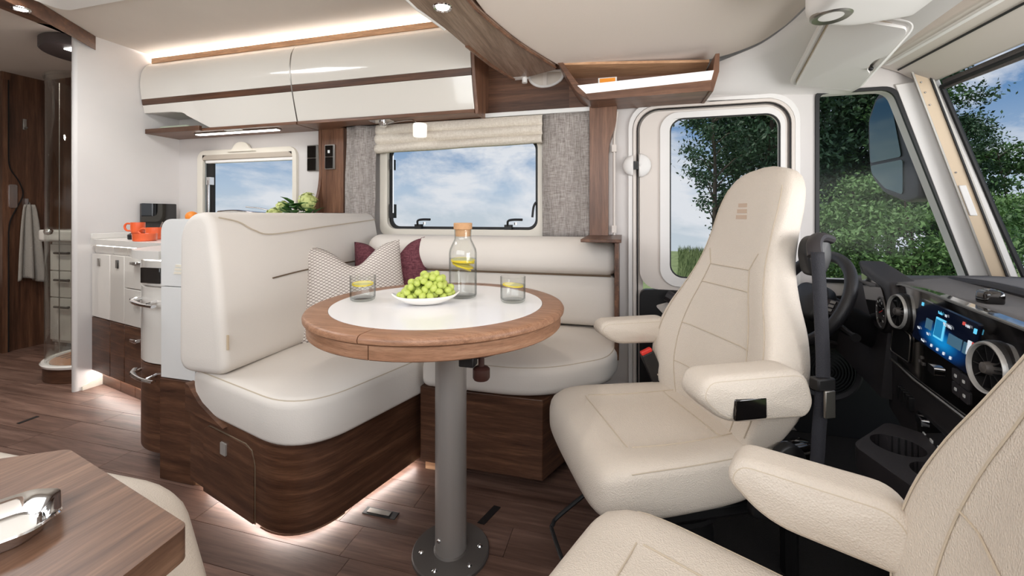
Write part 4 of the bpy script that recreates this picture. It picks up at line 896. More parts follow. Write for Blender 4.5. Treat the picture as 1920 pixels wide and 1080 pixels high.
def tumbler(x, y, lb, dirn):
    c = (x, y, TZ + .0006); t = thing('tumbler', lb, 'glass', c, group='water glasses on the table')
    part('glass', lathe([(0, 0), (.033, 0), (.0385, .004), (.0405, .012), (.041, .082), (.0396, .082), (.039, .014), (.036, .009), (0, .0085)], c, 40), m_glass, t)
    part('water', lathe([(0, .0080), (.0366, .0083), (.0395, .0134), (.0400, .056), (0, .056)], c, 40), m_water, t, 'clear water')
    M = tr(c[0], c[1], c[2] + .054, dirn, R(5), R(3))
    q = part('lemon_slice', xf(lathe([(.029, -.002), (.034, -.0015), (.034, .0015), (.029, .002), (.029, -.002)], (0, 0, 0), 28), M), m_lemon, t)
    part('pulp', xf(cyl((0, 0, -.0017), .029, .0034, 'z', 28), M), m_pulp, q)
tumbler(-.832, 1.20, 'water glass with lemon slice at the left of the table', 0)
tumbler(-.346, 1.303, 'water glass with lemon slice at the right of the table', 1)
pc = (-.60, 1.195); pdx = Vector((math.cos(R(28)), math.sin(R(28)), 0)); pdy = Vector((-pdx.y, pdx.x, 0))
def dish(u, v):
    a = 2 * PI * u; k = v; x = .105 * math.copysign(abs(math.cos(a)) ** .9, math.cos(a)) * k; y = .058 * math.sin(a) * (1 - .35 * abs(math.cos(a)) ** 3) * k
    z = .003 + .026 * k ** 3 + .010 * abs(math.cos(a)) ** 6 * k ** 4; p = Vector((pc[0], pc[1], TZ)) + pdx * x + pdy * y; return (p.x, p.y, TZ + z)
solo('fruit_dish', grid(dish, 48, 10), m_plate, 'white leaf-shaped porcelain dish holding the grapes', 'dish', solid=.004, smooth=60)
gb = thing('grape_bunch', 'bunch of green grapes heaped on the white dish', 'grapes', (pc[0], pc[1], TZ + .01))
gme = mk('grape', ball((0, 0, 0), .0116, 14, 10, (.95, .95, 1.12)), m_grape, smooth=80); gpts = []; tries = 0
while len(gpts) < 84 and tries < 40000:
    tries += 1; a, b = random.uniform(-1, 1), random.uniform(-1, 1)
    if a * a + b * b > 1: continue
    hmax = .070 * (1 - (a * .95 - .12) ** 2) * (1 - .75 * b * b); h = random.uniform(.029, .031 + max(hmax, .004))
    p = Vector((pc[0], pc[1], TZ)) + pdx * a * .080 + pdy * b * .044; p.z = TZ + h
    if all((p - q).length > .0172 for q in gpts): gpts.append(p)
for i, p in enumerate(gpts):
    o = gme if i == 0 else gme.copy()
    if i: COL.objects.link(o)
    o.parent = gb; o.location = p - Vector(gb.location); o.rotation_euler = (random.uniform(0, 3), random.uniform(0, 3), random.uniform(0, 3)); o.scale = (random.uniform(.9, 1.12),) * 3
part('stalk', tube(catmull([(pc[0] + .03, pc[1] + .02, TZ + .02), (pc[0], pc[1], TZ + .05), (pc[0] + .05, pc[1] + .03, TZ + .06)], 5), .002, 6), m_stem, gb)

# floor fittings
fs = thing('floor_socket', 'small flush metal-framed socket in the floor left of the table leg', 'socket', (-.772, 1.21, 0))
part('plate', box(-.835, -.715, 1.200, 1.232, 0, .003), m_black, fs, bev=.001); part('inlay', box(-.822, -.740, 1.207, 1.226, .003, .0045), m_steel, fs)
solo('floor_slot', plate([(-.452, 1.258), (-.428, 1.256), (-.400, 1.345), (-.424, 1.348)], (), 'z', 0, .002), m_black, 'black slot cover in the floor right of the table leg', 'slot cover')
solo('floor_slot', plate([(-2.775, 1.295), (-2.755, 1.295), (-2.762, 1.368), (-2.782, 1.368)], (), 'z', 0, .002), m_black, 'black slot cover in the aisle floor near the partition', 'slot cover')

# lounge corner in the foreground left: sofa seat, side cabinet and tray
sfo = thing('sofa_seat', 'cream sofa seat behind the wooden side cabinet in the foreground', 'sofa', (-.8, .3, 0))
so = fillet([(-1.6, -.45), (-.50, -.45), (-.545, .46), (-.885, .66), (-1.6, .64)], [.02, .03, .10, .10, .03], 8)
part('cushion', soft(so, .32, .44, .03, .04, .01, n=96), m_leather, sfo, smooth=60)
part('base', plate([(x * .98 - .03, y - .04) for x, y in so], (), 'z', 0, .318), m_wh, sfo)
sb = thing('side_cabinet', 'walnut side cabinet with a thick rounded top in the foreground corner', 'cabinet', (-.75, .2, .44))
sto = fillet([(-.523, .396), (-.884, .474), (-1.20, .26), (-1.05, -.20), (-.48, -.1)], [.012, .012, .012, .01, .01], 5)
part('top', plate(sto, (), 'z', .560, .040), m_sidet, sb, bev=.006)
part('body', plate([(-.565, .36), (-.87, .43), (-1.15, .24), (-1.02, -.15), (-.54, -.06)], (), 'z', .445, .118), m_midz, sb, bev=.004)
tyc = (-.722, .318)
ty = thing('silver_tray', 'polished silver octagonal tray on the wooden side cabinet', 'tray', (tyc[0], tyc[1], .60))
def trayring(w, h, z, cut, rot=R(-27)):
    L = resample(fillet([(w, h - cut), (w - cut, h), (-w + cut, h), (-w, h - cut), (-w, -h + cut), (-w + cut, -h), (w - cut, -h), (w, -h + cut)], cut * .35, 5), 96)
    return [(tyc[0] + p.x * math.cos(rot) - p.y * math.sin(rot), tyc[1] + p.x * math.sin(rot) + p.y * math.cos(rot), z) for p in L]
tw = [trayring(.034, .034, .6035, .016), trayring(.038, .038, .6045, .018), trayring(.048, .048, .619, .022), trayring(.054, .054, .622, .024), trayring(.055, .055, .620, .024), trayring(.049, .049, .617, .022), trayring(.039, .039, .6012, .018), trayring(.032, .032, .6006, .015)]
V = [p for r in tw for p in r]; F = [(i * 96 + k, i * 96 + (k + 1) % 96, (i + 1) * 96 + (k + 1) % 96, (i + 1) * 96 + k) for i in range(7) for k in range(96)] + [tuple(range(96)), tuple(reversed(range(7 * 96, 8 * 96)))]
part('dish', (V, F), m_chrome, ty, smooth=30)
part('floor_inlay', ([p for p in trayring(.0335, .0335, .6040, .016)] , [tuple(range(96))]), plain('tray_felt', C(196, 190, 182), .35, metal=.6), ty)

# ================================================================== CAB SEATS
def se(q, p): return math.copysign(abs(q) ** p, q)
def ringsurf(n, rows, fn):
    """closed loft: fn(i) -> list of n points per row, capped at both ends"""
    V, F = [], []
    for r in rows: V += fn(r)
    m = len(rows)
    for i in range(m - 1):
        for k in range(n): F.append((i * n + k, i * n + (k + 1) % n, (i + 1) * n + (k + 1) % n, (i + 1) * n + k))
    F.append(tuple(reversed(range(n)))); F.append(tuple(range((m - 1) * n, m * n)))
    return V, F
BH = [0, .05, .12, .20, .28, .36, .44, .52, .60, .66, .695, .71]
BW = [.185, .215, .245, .246, .222, .178, .145, .134, .130, .114, .078, .02]
BT = [.085, .10, .115, .12, .118, .112, .105, .100, .094, .080, .055, .015]
BB = [.030, .045, .055, .052, .042, .030, .018, .010, .006, .002, 0, 0]
LEAN = 1.0; BOFF = 0.
def lean(h): return -.175 + BOFF - LEAN * (.20 * h + .08 * h * h)
def back_ring(h, n=48):
    w, t, b = spline1(h, BH, BW), spline1(h, BH, BT), spline1(h, BH, BB); P = []
    for k in range(n):
        a = 2 * PI * k / n; y = w * se(math.cos(a), .62); x = t / 2 * se(math.sin(a), .55)
        if math.sin(a) > 0: x += b * max(0, (abs(y) / w - .45) / .55) ** 1.3 - .012 * (1 - (y / w) ** 2) * (b / .05)
        P.append((lean(h) + x, y, .415 + h))
    return P
def back_front(h, f, off=.0015):
    w, t, b = spline1(h, BH, BW), spline1(h, BH, BT), spline1(h, BH, BB); y = w * f; c = min(1, abs(f) ** (1 / .62)); sn = math.sqrt(max(0, 1 - c * c))
    x = t / 2 * sn ** .55 + b * max(0, (abs(f) - .45) / .55) ** 1.3 - .012 * (1 - f * f) * (b / .05)
    return (lean(h) + x + off, y, .415 + h)
CX = [-.24, -.225, -.18, -.08, .04, .14, .20, .235, .252, .258]
CW = [.150, .185, .205, .222, .232, .236, .230, .214, .180, .13]
CT = [.448, .452, .452, .447, .445, .448, .446, .432, .405, .375]
CB = [.345, .325, .310, .300, .298, .298, .300, .308, .325, .352]
CBo = [.0, .010, .020, .028, .030, .026, .018, .010, .004, 0]
def cush_ring(x, n=48):
    w, zt, zb, bo_ = spline1(x, CX, CW), spline1(x, CX, CT), spline1(x, CX, CB), spline1(x, CX, CBo); P = []; mz, hz = (zt + zb) / 2, (zt - zb) / 2
    for k in range(n):
        a = 2 * PI * k / n; y = w * se(math.cos(a), .55); z = mz + hz * se(math.sin(a), .5)
        if math.sin(a) > 0: z += bo_ * (max(0, (abs(y) / w - .5) / .5) ** 1.2 * 1.1 - .35)
        else: y *= 1 - .10 * (-math.sin(a)) ** 2
        P.append((x, y, z))
    return P
def cush_top(x, f, off=.001):
    w, zt, zb, bo_ = spline1(x, CX, CW), spline1(x, CX, CT), spline1(x, CX, CB), spline1(x, CX, CBo); mz, hz = (zt + zb) / 2, (zt - zb) / 2
    c = min(1, abs(f) ** (1 / .55)); sn = math.sqrt(max(0, 1 - c * c))
    return (x, w * f, mz + hz * sn ** .5 + bo_ * (max(0, (abs(f) - .5) / .5) ** 1.2 * 1.1 - .35) + off)
def armrest_geo(side_, x0, x1, zt, th):
    L = fillet([(x0, zt - th * .75), (x0 + .02, zt), (x1 - .02, zt - .002), (x1, zt - th * .45), (x1 - .06, zt - th), (x0 + .02, zt - th * 1.05)], [.03, .04, .04, .04, .05, .03], 6)
    return L
def cab_seat(label, loc, rz, arm_l, arm_r, logo=True, loop=True):
    t = thing('cab_seat', label, 'seat', loc, rz, group='swivelled cab seats')
    def P(name, g, m, par=None, lb=None, **k): return part(name, g, m, par or t, lb, local=True, **k)
    hs = [0, .01, .03] + [.06 + .02 * i for i in range(31)] + [.675, .69, .70, .706, .71]
    b = P('backrest', ringsurf(48, hs, back_ring), m_leather, smooth=70)
    xs = [-.24, -.238, -.232] + [-.225 + .02 * i for i in range(22)] + [.228, .24, .248, .254, .258]
    c = P('seat_cushion', ringsurf(48, xs, cush_ring), m_leather, smooth=70)
    for f in (-.60, .60):
        P('seam', tube([back_front(h, f * spline1(h, [.02, .30, .44], [1, .97, .88])) for h in [.025 + .02 * i for i in range(21)]], .0013, 6), m_seam, b)
        P('seam', tube([cush_top(x, f * 1.02) for x in [-.2 + .02 * i for i in range(18)]], .0013, 6), m_seam, c)
        P('bolster_seam', tube([back_front(h, math.copysign(spline1(h, [.05, .2, .44, .66], [.90, .90, .90, .86]), f)) for h in [.05 + .02 * i for i in range(31)]], .0012, 6), m_seam, b)
        P('bolster_seam', tube([cush_top(x, math.copysign(.97, f)) for x in [-.2 + .02 * i for i in range(20)]], .0012, 6), m_seam, c)
        # seam running from the head down to the shoulder
        P('shoulder_seam', tube([back_front(.425 + .03 * q, f * .88 + math.copysign(.12, f) * q) for q in (0, .5, 1, 1.5)], .0012, 6), m_seam, b)
    for h, e in ((.115, .60), (.235, .60), (.37, .56), (.425, .53)): P('seam', tube([back_front(h, e * q / 8) for q in range(-8, 9)], .0013, 6), m_seam, b)
    for x in (-.10, .15): P('seam', tube([cush_top(x, .60 * q / 8) for q in range(-8, 9)], .0013, 6), m_seam, c)
    if logo:
        for i in range(3):
            h = .560 + i * .017; s = .006 * i
            q = [back_front(h, (.16 + s / .13 * -1) , .001), back_front(h, (-.16 - s * 3), .001), back_front(h + .011, (-.19 - s * 3), .001), back_front(h + .011, (.13 - s / .13), .001)]
            P('logo_bar', slab3(q, .001), m_patch, b)
    for sgn, a in ((1, arm_l), (-1, arm_r)):
        if not a: continue
        x0, x1, zt, th, wd, yc = a; L = armrest_geo(sgn, x0, x1, zt, th)
        ar = P('armrest', soft(L, sgn * yc - wd / 2, sgn * yc + wd / 2, .018, .018, .006, 'y', n=72, crown0=.006), m_leather, smooth=60)
        for yy in (sgn * yc - wd / 2 + .003, sgn * yc + wd / 2 - .003): P('seam', tube(rim(L, .010, yy, 'y', 72), .0012, 6, True), m_seam, ar)
    P('seat_pan', J(box(-.20, .18, -.17, .17, .262, .30)), m_black, bev=.01)
    P('swivel_base', lathe([(0, 0), (.20, 0), (.20, .03), (.15, .06), (.14, .22), (.17, .25), (.17, .262), (0, .262)], (0, 0, 0), 32), m_black)
    P('recliner_cover', soft(fillet([(-.24, .30), (-.10, .30), (-.12, .40), (-.20, .47), (-.25, .44)], .03), .212, .235, .006, .006, .004, 'y', n=48), m_black)
    P('recliner_cover', soft(fillet([(-.24, .30), (-.10, .30), (-.12, .40), (-.20, .47), (-.25, .44)], .03), -.235, -.212, .006, .006, .004, 'y', n=48), m_black)
    if loop: P('adjuster_bar', tube(catmull([(.05, .15, .20), (.22, .15, .09), (.255, .13, .075), (.262, .10, .07), (.262, -.10, .07), (.255, -.13, .075), (.22, -.15, .09), (.05, -.15, .20)], 4), .006, 8), m_rubber)
    return t
HD = math.atan2(-.42, -.9)
ds = cab_seat('beige leather driver seat turned towards the table', (.085, 1.205, 0), HD, (-.20, .075, .660, .100, .085, .262), (-.20, .075, .640, .080, .075, .262))
hr = part('armrest_hinge', J(box(-.075, .0,   .302, .311, .570, .615)), m_piano, ds, 'black armrest adjuster', local=True, bev=.004)
LEAN = .92; BOFF = -.05
ps = cab_seat('beige leather passenger seat in the right foreground with its backrest cut by the frame', (.105, .52, .010), math.atan2(.38, -.92), None, (-.20, .035, .600, .090, .075, .240), logo=False, loop=False)

# seat belt on the driver seat, buckles and levers
be = thing('seat_belt', 'black seat belt running down the outer edge of the driver backrest', 'seat belt', (.085, 1.205, 0), HD)
def B(name, g, m, par=None, lb=None, **k): return part(name, g, m, par or be, lb, local=True, **k)
B('belt_outlet', soft(fillet([(-.355, .835), (-.31, .835), (-.295, .895), (-.31, .935), (-.365, .935), (-.375, .88)], .02), .150, .185, .010, .012, .004, 'y', n=48), m_black, lb='black belt outlet', smooth=60)
B('guide_arm', tube(catmull([(-.37, .175, .925), (-.33, .185, .932), (-.295, .205, .918), (-.282, .22, .89)], 5), .014, 10, flat=(.016, .012)), m_dash)
def strap(pts, w, wd): # flat webbing
    V, F = [], []
    for p in pts:
        for s in (-1, 1): V.append((p[0] + wd[0] * s * w / 2, p[1] + wd[1] * s * w / 2, p[2]))
    return V, [(2 * i, 2 * i + 1, 2 * i + 3, 2 * i + 2) for i in range(len(pts) - 1)]
bp_ = catmull([(-.280, .228, .90), (-.265, .250, .78), (-.245, .275, .64), (-.235, .275, .52), (-.23, .27, .42), (-.20, .262, .33)], 8)
B('webbing', strap(bp_, .030, (.85, -.35)), plain('belt_webbing', C(38, 38, 44), .8, bump=(500, .4)), solid=.003)
B('belt_stop', box(-.268, -.222, .262, .286, .602, .63), m_black, bev=.004)
B('latch_tongue', J(box(-.262, -.236, .283, .290, .545, .605)), m_steel, lb='steel latch tongue', bev=.002)
bk = thing('belt_buckle', 'black belt buckle with red button beside the driver seat', 'buckle', (.085, 1.435, .37), R(20))
part('stalk', tube([(.055, 0, .0), (.028, 0, .08)], .012, 10, flat=(.020, .012)), m_black, bk, local=True)
part('housing', xf(soft(rr(-.022, -.012, .022, .012, .006), 0, .105, .003, .004), tr(.03, 0, .07, 0, 0, R(-24))), m_black, bk, local=True)
part('button', xf(soft(rr(-.019, -.009, .019, .009, .004), .103, .116, .003, .004), tr(.03, 0, .07, 0, 0, R(-24))), m_redplastic, bk, 'red release button', local=True)
rc = thing('handbrake_handle', 'black and silver release handle on the cab floor behind the driver seat', 'handle', (.44, 1.30, 0), R(30))
part('column', tube(catmull([(0, 0, .008), (0, 0, .18), (.02, 0, .28), (.05, 0, .33)], 5), .022, 10), m_black, rc, local=True)
part('grip', soft(fillet([(-.04, -.03), (.06, -.03), (.08, 0), (.06, .03), (-.04, .03)], .02), .31, .36, .015, .015, .004), m_piano, rc, local=True)
part('rim', tube([(p[0], p[1], .345) for p in fillet([(-.04, -.03), (.06, -.03), (.08, 0), (.06, .03), (-.04, .03)], .02)], .003, 6, True), m_steel, rc, local=True)
dsp = thing('door_speaker', 'round black speaker grille low on the cab door beside the wheel', 'speaker', (.869, 2.13, .30))
part('rim', lathe([(.108, 0), (.124, -.006), (.134, .0), (.134, .03)], (.869, 2.13, .30), 40, 'y'), m_dash, dsp)
for k in range(8): part('grille_ring', tube([(.869 + (.014 + .0125 * k) * math.cos(R(a)), 2.128 - .012 * (1 - k / 8), .30 + (.014 + .0125 * k) * math.sin(R(a))) for a in range(0, 360, 15)], .0034, 5, True), m_black, dsp)
part('grille', lathe([(0, -.010), (.06, -.007), (.112, 0)], (.869, 2.132, .30), 40, 'y'), m_rubber, dsp)
solo('door_step_panel', plate(fillet([(.745, .01), (1.50, .01), (1.50, .66), (.745, .62)], .03), (), 'y', 2.145, .015), m_black, 'black lower side panel in the footwell beside the cab door', 'panel', bev=.004)

# ================================================================== DASHBOARD
DO = Vector((.8, 1.486, 0)); DE = Vector((-.23, -.973, 0)).normalized(); DN = Vector((-.973, .23, 0)).normalized()
DM = frame((DO.x, DO.y, 0), DE, Vector((0, 0, 1)), DN)      # local a along the fascia, b up, c towards the cabin
def fp_(loop, c0, c1, tilt=0.): # plate in fascia coordinates
    g = plate(loop, (), 'z', c0, c1 - c0); return xf(g, DM)
da = thing('dashboard', 'black dashboard with gloss centre stack and grey top', 'dashboard', (DO.x, DO.y, 0))
rot = DM.to_3x3()
def D(name, g, m, par=None, lb=None, **k): return part(name, g, m, par or da, lb, **k)
fas = fillet([(-.145, .53), (.10, .535), (.62, .565), (.62, .79), (.20, .787), (-.03, .778), (-.085, .762)], [.03, .02, .02, .02, .02, .03, .04], 6)
D('centre_fascia', fp_(fas, -.03, .0), m_piano, lb='piano black centre fascia', bev=.006)
D('fascia_trim', xf(tube([(p[0], p[1], .002) for p in fas[21:44]], .0035, 6), DM), m_steel)
D('lower_fascia', xf(soft(fillet([(-.16, .36), (.05, .33), (.62, .40), (.62, .56), (.10, .53), (-.14, .525)], .02), -.08, -.002, .01, .012, 0, n=72), DM), m_dash)
D('fascia_strip', xf(tube([(-.14, .527, 0), (.10, .531, .004), (.62, .562, .004)], .004, 6), DM), m_steel)
D('core', xf(plate([(-.16, .05), (.62, .05), (.62, .76), (-.06, .75)], (), 'z', -.35, .28), DM), m_black)
scr = fillet([(.136, .764), (.440, .764), (.392, .648), (.078, .648)], .006, 4)
def screen_mat():
    m, t, p, out = mat('radio_screen'); x = N(t, 'ShaderNodeTexCoord'); s = N(t, 'ShaderNodeSeparateXYZ'); t.links.new(x.outputs['Object'], s.inputs[0])
    # blue glow across the lower half of the dark display
    g = N(t, 'ShaderNodeTexGradient', gradient_type='SPHERICAL'); mp_ = N(t, 'ShaderNodeMapping'); mp_.inputs['Location'].default_value = (-.0, 0, 0)
    a = N(t, 'ShaderNodeVectorMath', operation='SUBTRACT'); ctr = DM @ Vector((.26, .682, .0)) - DO; a.inputs[1].default_value = tuple(ctr); t.links.new(x.outputs['Object'], a.inputs[0])
    b = N(t, 'ShaderNodeVectorMath', operation='MULTIPLY'); b.inputs[1].default_value = (7.0, 7.0, 24.0); t.links.new(a.outputs[0], b.inputs[0]); t.links.new(b.outputs[0], g.inputs[0])
    r = ramp(t, [(0, C(8, 14, 30)), (.35, C(6, 60, 120)), (.8, C(20, 150, 225))]); t.links.new(g.outputs['Fac'], r.inputs[0])
    t.links.new(r.outputs[0], p.inputs['Emission Color']); p.inputs['Emission Strength'].default_value = .75; p.inputs['Base Color'].default_value = (.004, .004, .006, 1); p.inputs['Roughness'].default_value = .08
    return m
sn_ = D('display', fp_(scr, .0, .004), screen_mat(), lb='blue lit radio display')
g_cy = glow('display_cyan', (.15, .65, .95, 1), 1.0); g_wh = glow('display_white', (.85, .92, 1, 1), .8); g_rd = glow('display_red', (.9, .12, .1, 1), .7); g_sl = glow('display_slate', (.10, .22, .32, 1), .6)
def sd(loop, m, nm='display_tile', h=.0055): D(nm, fp_(loop, .004, h), m, sn_)
def rect(a0, b0, a1, b1, k=.4): return [(a0, b0), (a1, b0), (a1 + k * (b1 - b0), b1), (a0 + k * (b1 - b0), b1)]
sd(rect(.222, .685, .272, .738), g_cy); sd(rect(.227, .690, .267, .733), glow('display_blue', (.02, .22, .45, 1), .9), h=.006)
for a in (.172, .192): sd(rect(a, .695, a + .015, .722), g_sl)
for a in (.300, .322, .344, .372): sd(rect(a, .688, a + .018, .714), g_sl)
sd(rect(.388, .690, .402, .722), g_wh); sd(rect(.405, .690, .418, .722), g_rd)
def word(txt, a, b, size, m, par, c=.006, nm='lettering', up=Vector((0, 1, 0))):
    cu = bpy.data.curves.new('text', 'FONT'); cu.body = txt; cu.size = size; cu.extrude = .0003; tmp = bpy.data.objects.new('text', cu); COL.objects.link(tmp)
    dg = bpy.context.evaluated_depsgraph_get(); me = bpy.data.meshes.new_from_object(tmp.evaluated_get(dg)); V = [tuple(v.co) for v in me.vertices]; F = [tuple(p.vertices) for p in me.polygons]
    bpy.data.objects.remove(tmp); bpy.data.meshes.remove(me)
    if not V: return
    D(nm, xf((V, F), DM @ Matrix.Translation((a, b, c))), m, par, smooth=0)
word('Radio', .256, .748, .010, g_cy, sn_); word('All', .292, .748, .009, g_wh, sn_); word('93.7 MHz', .283, .726, .011, g_wh, sn_); word('14:04', .390, .748, .009, g_wh, sn_); word('96.6', .125, .682, .009, g_wh, sn_); word('98.1', .185, .680, .009, g_wh, sn_); word('Menu', .150, .655, .009, g_wh, sn_)
for a in (.205, .240, .275, .310): sd(rect(a, .655, a + .007, .662), g_wh, 'display_icon')
sd(rect(.150, .748, .160, .757), g_cy, 'display_icon'); sd(rect(.422, .742, .432, .753), g_cy, 'display_icon'); sd(rect(.375, .749, .383, .756), g_rd, 'display_icon')
def vent(a, b, r):
    o = DM @ Vector((a, b, .012)); n = (DN + Vector((-.06, -.16, .05))).normalized(); s = Vector((0, 0, 1)).cross(n).normalized(); u = n.cross(s); M = frame(o, s, u, n)
    v = D('air_vent', xf(lathe([(r * .86, .002), (r * .89, .008), (r * .95, .009), (r, .004), (r, -.012)], (0, 0, 0), 40), M), plain('satin_silver', C(186, 184, 180), .35, metal=.4), lb='round turbine air vent with silver ring')
    D('vent_housing', xf(lathe([(r, -.05), (r, .002), (r * 1.07, -.004), (r * 1.10, -.05)], (0, 0, 0), 36), M), m_black, v)
    D('vent_well', xf(lathe([(0, -.032), (r * .87, -.032), (r * .87, .002)], (0, 0, 0), 32), M), m_carpet, v)
    D('vent_hub', xf(lathe([(0, .012), (r * .2, .010), (r * .26, 0), (r * .26, -.03)], (0, 0, 0), 20), M), m_anth, v)
    for k in range(10):
        q = 2 * PI * k / 10; D('vent_vane', xf(xf(box(r * .26, r * .86, -.0010, .0010, -.024, .001), Matrix.Rotation(q, 4, 'Z')), M), m_black, v)
vent(.0, .700, .051); vent(.502, .694, .050)
D('storage_recess', fp_(fillet([(-.105, .56), (.045, .57), (.06, .64), (-.075, .65)], .015), .0, .003), m_black, lb='open storage recess')
D('recess_rim', xf(tube([(p[0], p[1], .003) for p in fillet([(-.11, .555), (.05, .565), (.066, .645), (-.08, .655)], .015)], .002, 6, True), DM), m_steel)
for a, b in ((.112, .588), (.130, .602), (.140, .588)): D('button', fp_(rr(a, b, a + .010, b + .008, .002), 0, .003), m_anth)
D('volume_roller', fp_(rr(.205, .592, .245, .613, .004), 0, .010), m_chrome, lb='chrome roller', bev=.003)
for i in range(2):
    for j in range(2): D('button', fp_(rr(.318 + .040 * i, .582 + .030 * j, .355 + .040 * i, .609 + .030 * j, .004), 0, .003), m_dash, bev=.001)
for a, b in ((.332, .592), (.372, .592), (.332, .622), (.370, .622)): D('button_symbol', fp_(rr(a, b, a + .010, b + .007, .002), .003, .004), m_white)
for k in range(5): D('socket_key', fp_(rr(-.03 + .022 * k, .435, -.012 + .022 * k, .475, .003), -.003, .010), m_black, bev=.002)
sr = D('switch_row', fp_(fillet([(.13, .40), (.50, .43), (.50, .485), (.125, .462)], .012), -.003, .008), m_piano, bev=.003)
D('roller_key', fp_(rr(.145, .440, .185, .458, .004), .008, .016), m_chrome, sr, bev=.003)
for k in range(4): D('key_symbol', fp_(rr(.17 + .045 * k, .416 + .004 * k, .185 + .045 * k, .423 + .004 * k, .001), .008, .0095), m_white, sr)
D('hazard_symbol', fp_([(.345, .436), (.362, .437), (.353, .452)], .008, .0095), m_white, sr)
D('start_button', xf(lathe([(.012, 0), (.014, .004), (.016, .004), (.018, 0)], (-.148, .50, -.001), 20), DM), m_steel)
# top pad rising to the windscreen, behind the fascia
def top(u, v):
    a = Vector(tuple(DM @ Vector((-.11 + .75 * u, .772 + .014 * u, -.004)))); b = Vector((WSX(.742) - .012, 1.93 - 2.0 * u, .742)); p = a.lerp(b, v)
    p.z += .020 * math.sin(PI * v) - .035 * (1 - v) * (1 if .02 < v < .5 else 0) * 0; return tuple(p)
D('top_pad', grid(top, 24, 16), m_dashtop, lb='grey textured dash top', solid=.01, smooth=50)
D('top_pad_side', ([(WSX(.74) - .012, 2.13, .738), (WSX(.74) - .012, 1.90, .742), (.80, 1.66, .75), (.95, 2.13, .72)], [(0, 1, 2, 3)]), m_dashtop, solid=.01)
D('tray_lip', tube(catmull([(1.02, 1.66, .775), (.98, 1.45, .79), (.92, 1.2, .795), (.86, .9, .80)], 6), .014, 10), m_dash)
D('cross_member', slab3([(.80, 1.60, .40), (.90, 2.13, .40), (.95, 2.13, .72), (.83, 1.60, .74)], .05), m_dash)
# instrument hood and cluster
hood = fillet([(-.43, .812), (-.25, .795), (-.05, .775), (-.02, .69), (-.11, .60), (-.24, .60), (-.31, .66)], [.01, .08, .02, .03, .05, .05, .08], 6)
D('instrument_hood', xf(soft(hood, -.06, .02, .01, .012, 0, n=80), DM), m_dash, lb='swept instrument hood', smooth=50)
D('hood_inner', xf(plate(fillet([(-.37, .772), (-.12, .755), (-.06, .69), (-.13, .63), (-.24, .63), (-.30, .68)], .03), (), 'z', .02, .004), DM), m_piano)
gg = D('gauge', xf(lathe([(0, 0), (.045, 0), (.047, .003), (.051, .003), (.052, 0)], (-.115, .672, .024), 32), DM), m_anth, lb='round gauge')
for k in range(9):
    q = R(220 - k * 32); D('gauge_mark', xf(box(-.001, .001, .034, .042, 0, .001), DM @ Matrix.Translation((-.115, .672, .0275)) @ Matrix.Rotation(q - PI / 2, 4, 'Z')), m_white, gg)
D('gauge_needle', xf(box(-.0012, .0012, 0, .034, 0, .001), DM @ Matrix.Translation((-.115, .672, .029)) @ Matrix.Rotation(R(-70), 4, 'Z')), m_redplastic, gg)
# steering wheel and column
sw = thing('steering_wheel', 'black leather steering wheel in front of the instrument hood', 'steering wheel', (.632, 1.70, .69))
WN = Vector((-.86, -.20, .47)).normalized(); ws = Vector((0, 0, 1)).cross(WN).normalized(); wu = WN.cross(ws); WM = frame((.632, 1.70, .690), ws, wu, WN)
WR = .170
part('rim', xf(tube([(WR * math.cos(R(a)), WR * math.sin(R(a)), 0) for a in range(0, 360, 6)], .0185, 14, True), WM), plain('wheel_leather', C(34, 33, 35), .42, bump=(500, .2)), sw, smooth=80)
hb = part('hub', xf(soft(fillet([(-.075, -.07), (.075, -.07), (.085, .02), (.06, .06), (-.06, .06), (-.085, .02)], .03), -.045, .012, .02, .02, .006, n=64), WM), m_black, sw, smooth=60)
for q in ((1, 0), (-1, 0)):
    s = part('spoke', xf(box(min(.07 * q[0], (WR - .01) * q[0]), max(.07 * q[0], (WR - .01) * q[0]), -.03, .022, -.018, -.004), WM), m_dash, sw, bev=.006)
    for k in range(3): part('spoke_key', xf(box(q[0] * .115 - .012, q[0] * .115 + .012, -.022 + .014 * k, -.011 + .014 * k, -.004, .001), WM), m_piano, s, bev=.001)
part('spoke', xf(box(-.025, .025, -(WR - .01), -.06, -.018, -.006), WM), m_dash, sw, bev=.006)
part('column', xf(cyl((0, 0, -.28), .05, .25, 'z', 24, .01), WM), m_black, sw)
part('stalk', xf(J(tube([(.05, -.03, -.07), (.17, -.06, -.055), (.20, -.066, -.05)], [.008, .008, .014], 10)), WM), m_black, sw, 'control stalk')
cu_ = thing('cup_holder_console', 'dark cup holder tray jutting from the bottom of the centre stack', 'cup holder', (.66, 1.15, .30))
cl_ = fillet([(.70, 1.37), (.545, 1.21), (.60, .97), (.74, .97), (.79, 1.28)], .03)
ccs = [(.652, 1.235, .052), (.665, 1.120, .046)]
part('tray', plate(cl_, [[(x + r * math.cos(R(a)), y + r * math.sin(R(a))) for a in range(0, 360, 15)] for x, y, r in ccs], 'z', .37, .05), m_dash, cu_, bev=.005)
for x, y, r in ccs: part('cup_well', lathe([(0, .31), (r, .31), (r, .419)], (x, y, 0), 28), m_black, cu_)
part('stem', plate(fillet([(.72, 1.29), (.62, 1.19), (.65, 1.05), (.74, 1.05), (.77, 1.27)], .02), (), 'z', .008, .302), m_black, cu_)
solo('phone_holder', J(soft(fillet([(.785, 1.175), (.815, 1.168), (.83, 1.195), (.81, 1.215), (.785, 1.21)], .008), .785, .816, .006, .010, .003, n=48), cyl((.806, 1.193, .772), .018, .014)), m_piano, 'small dark glossy gadget on the dash top by the windscreen', 'gadget', smooth=50)

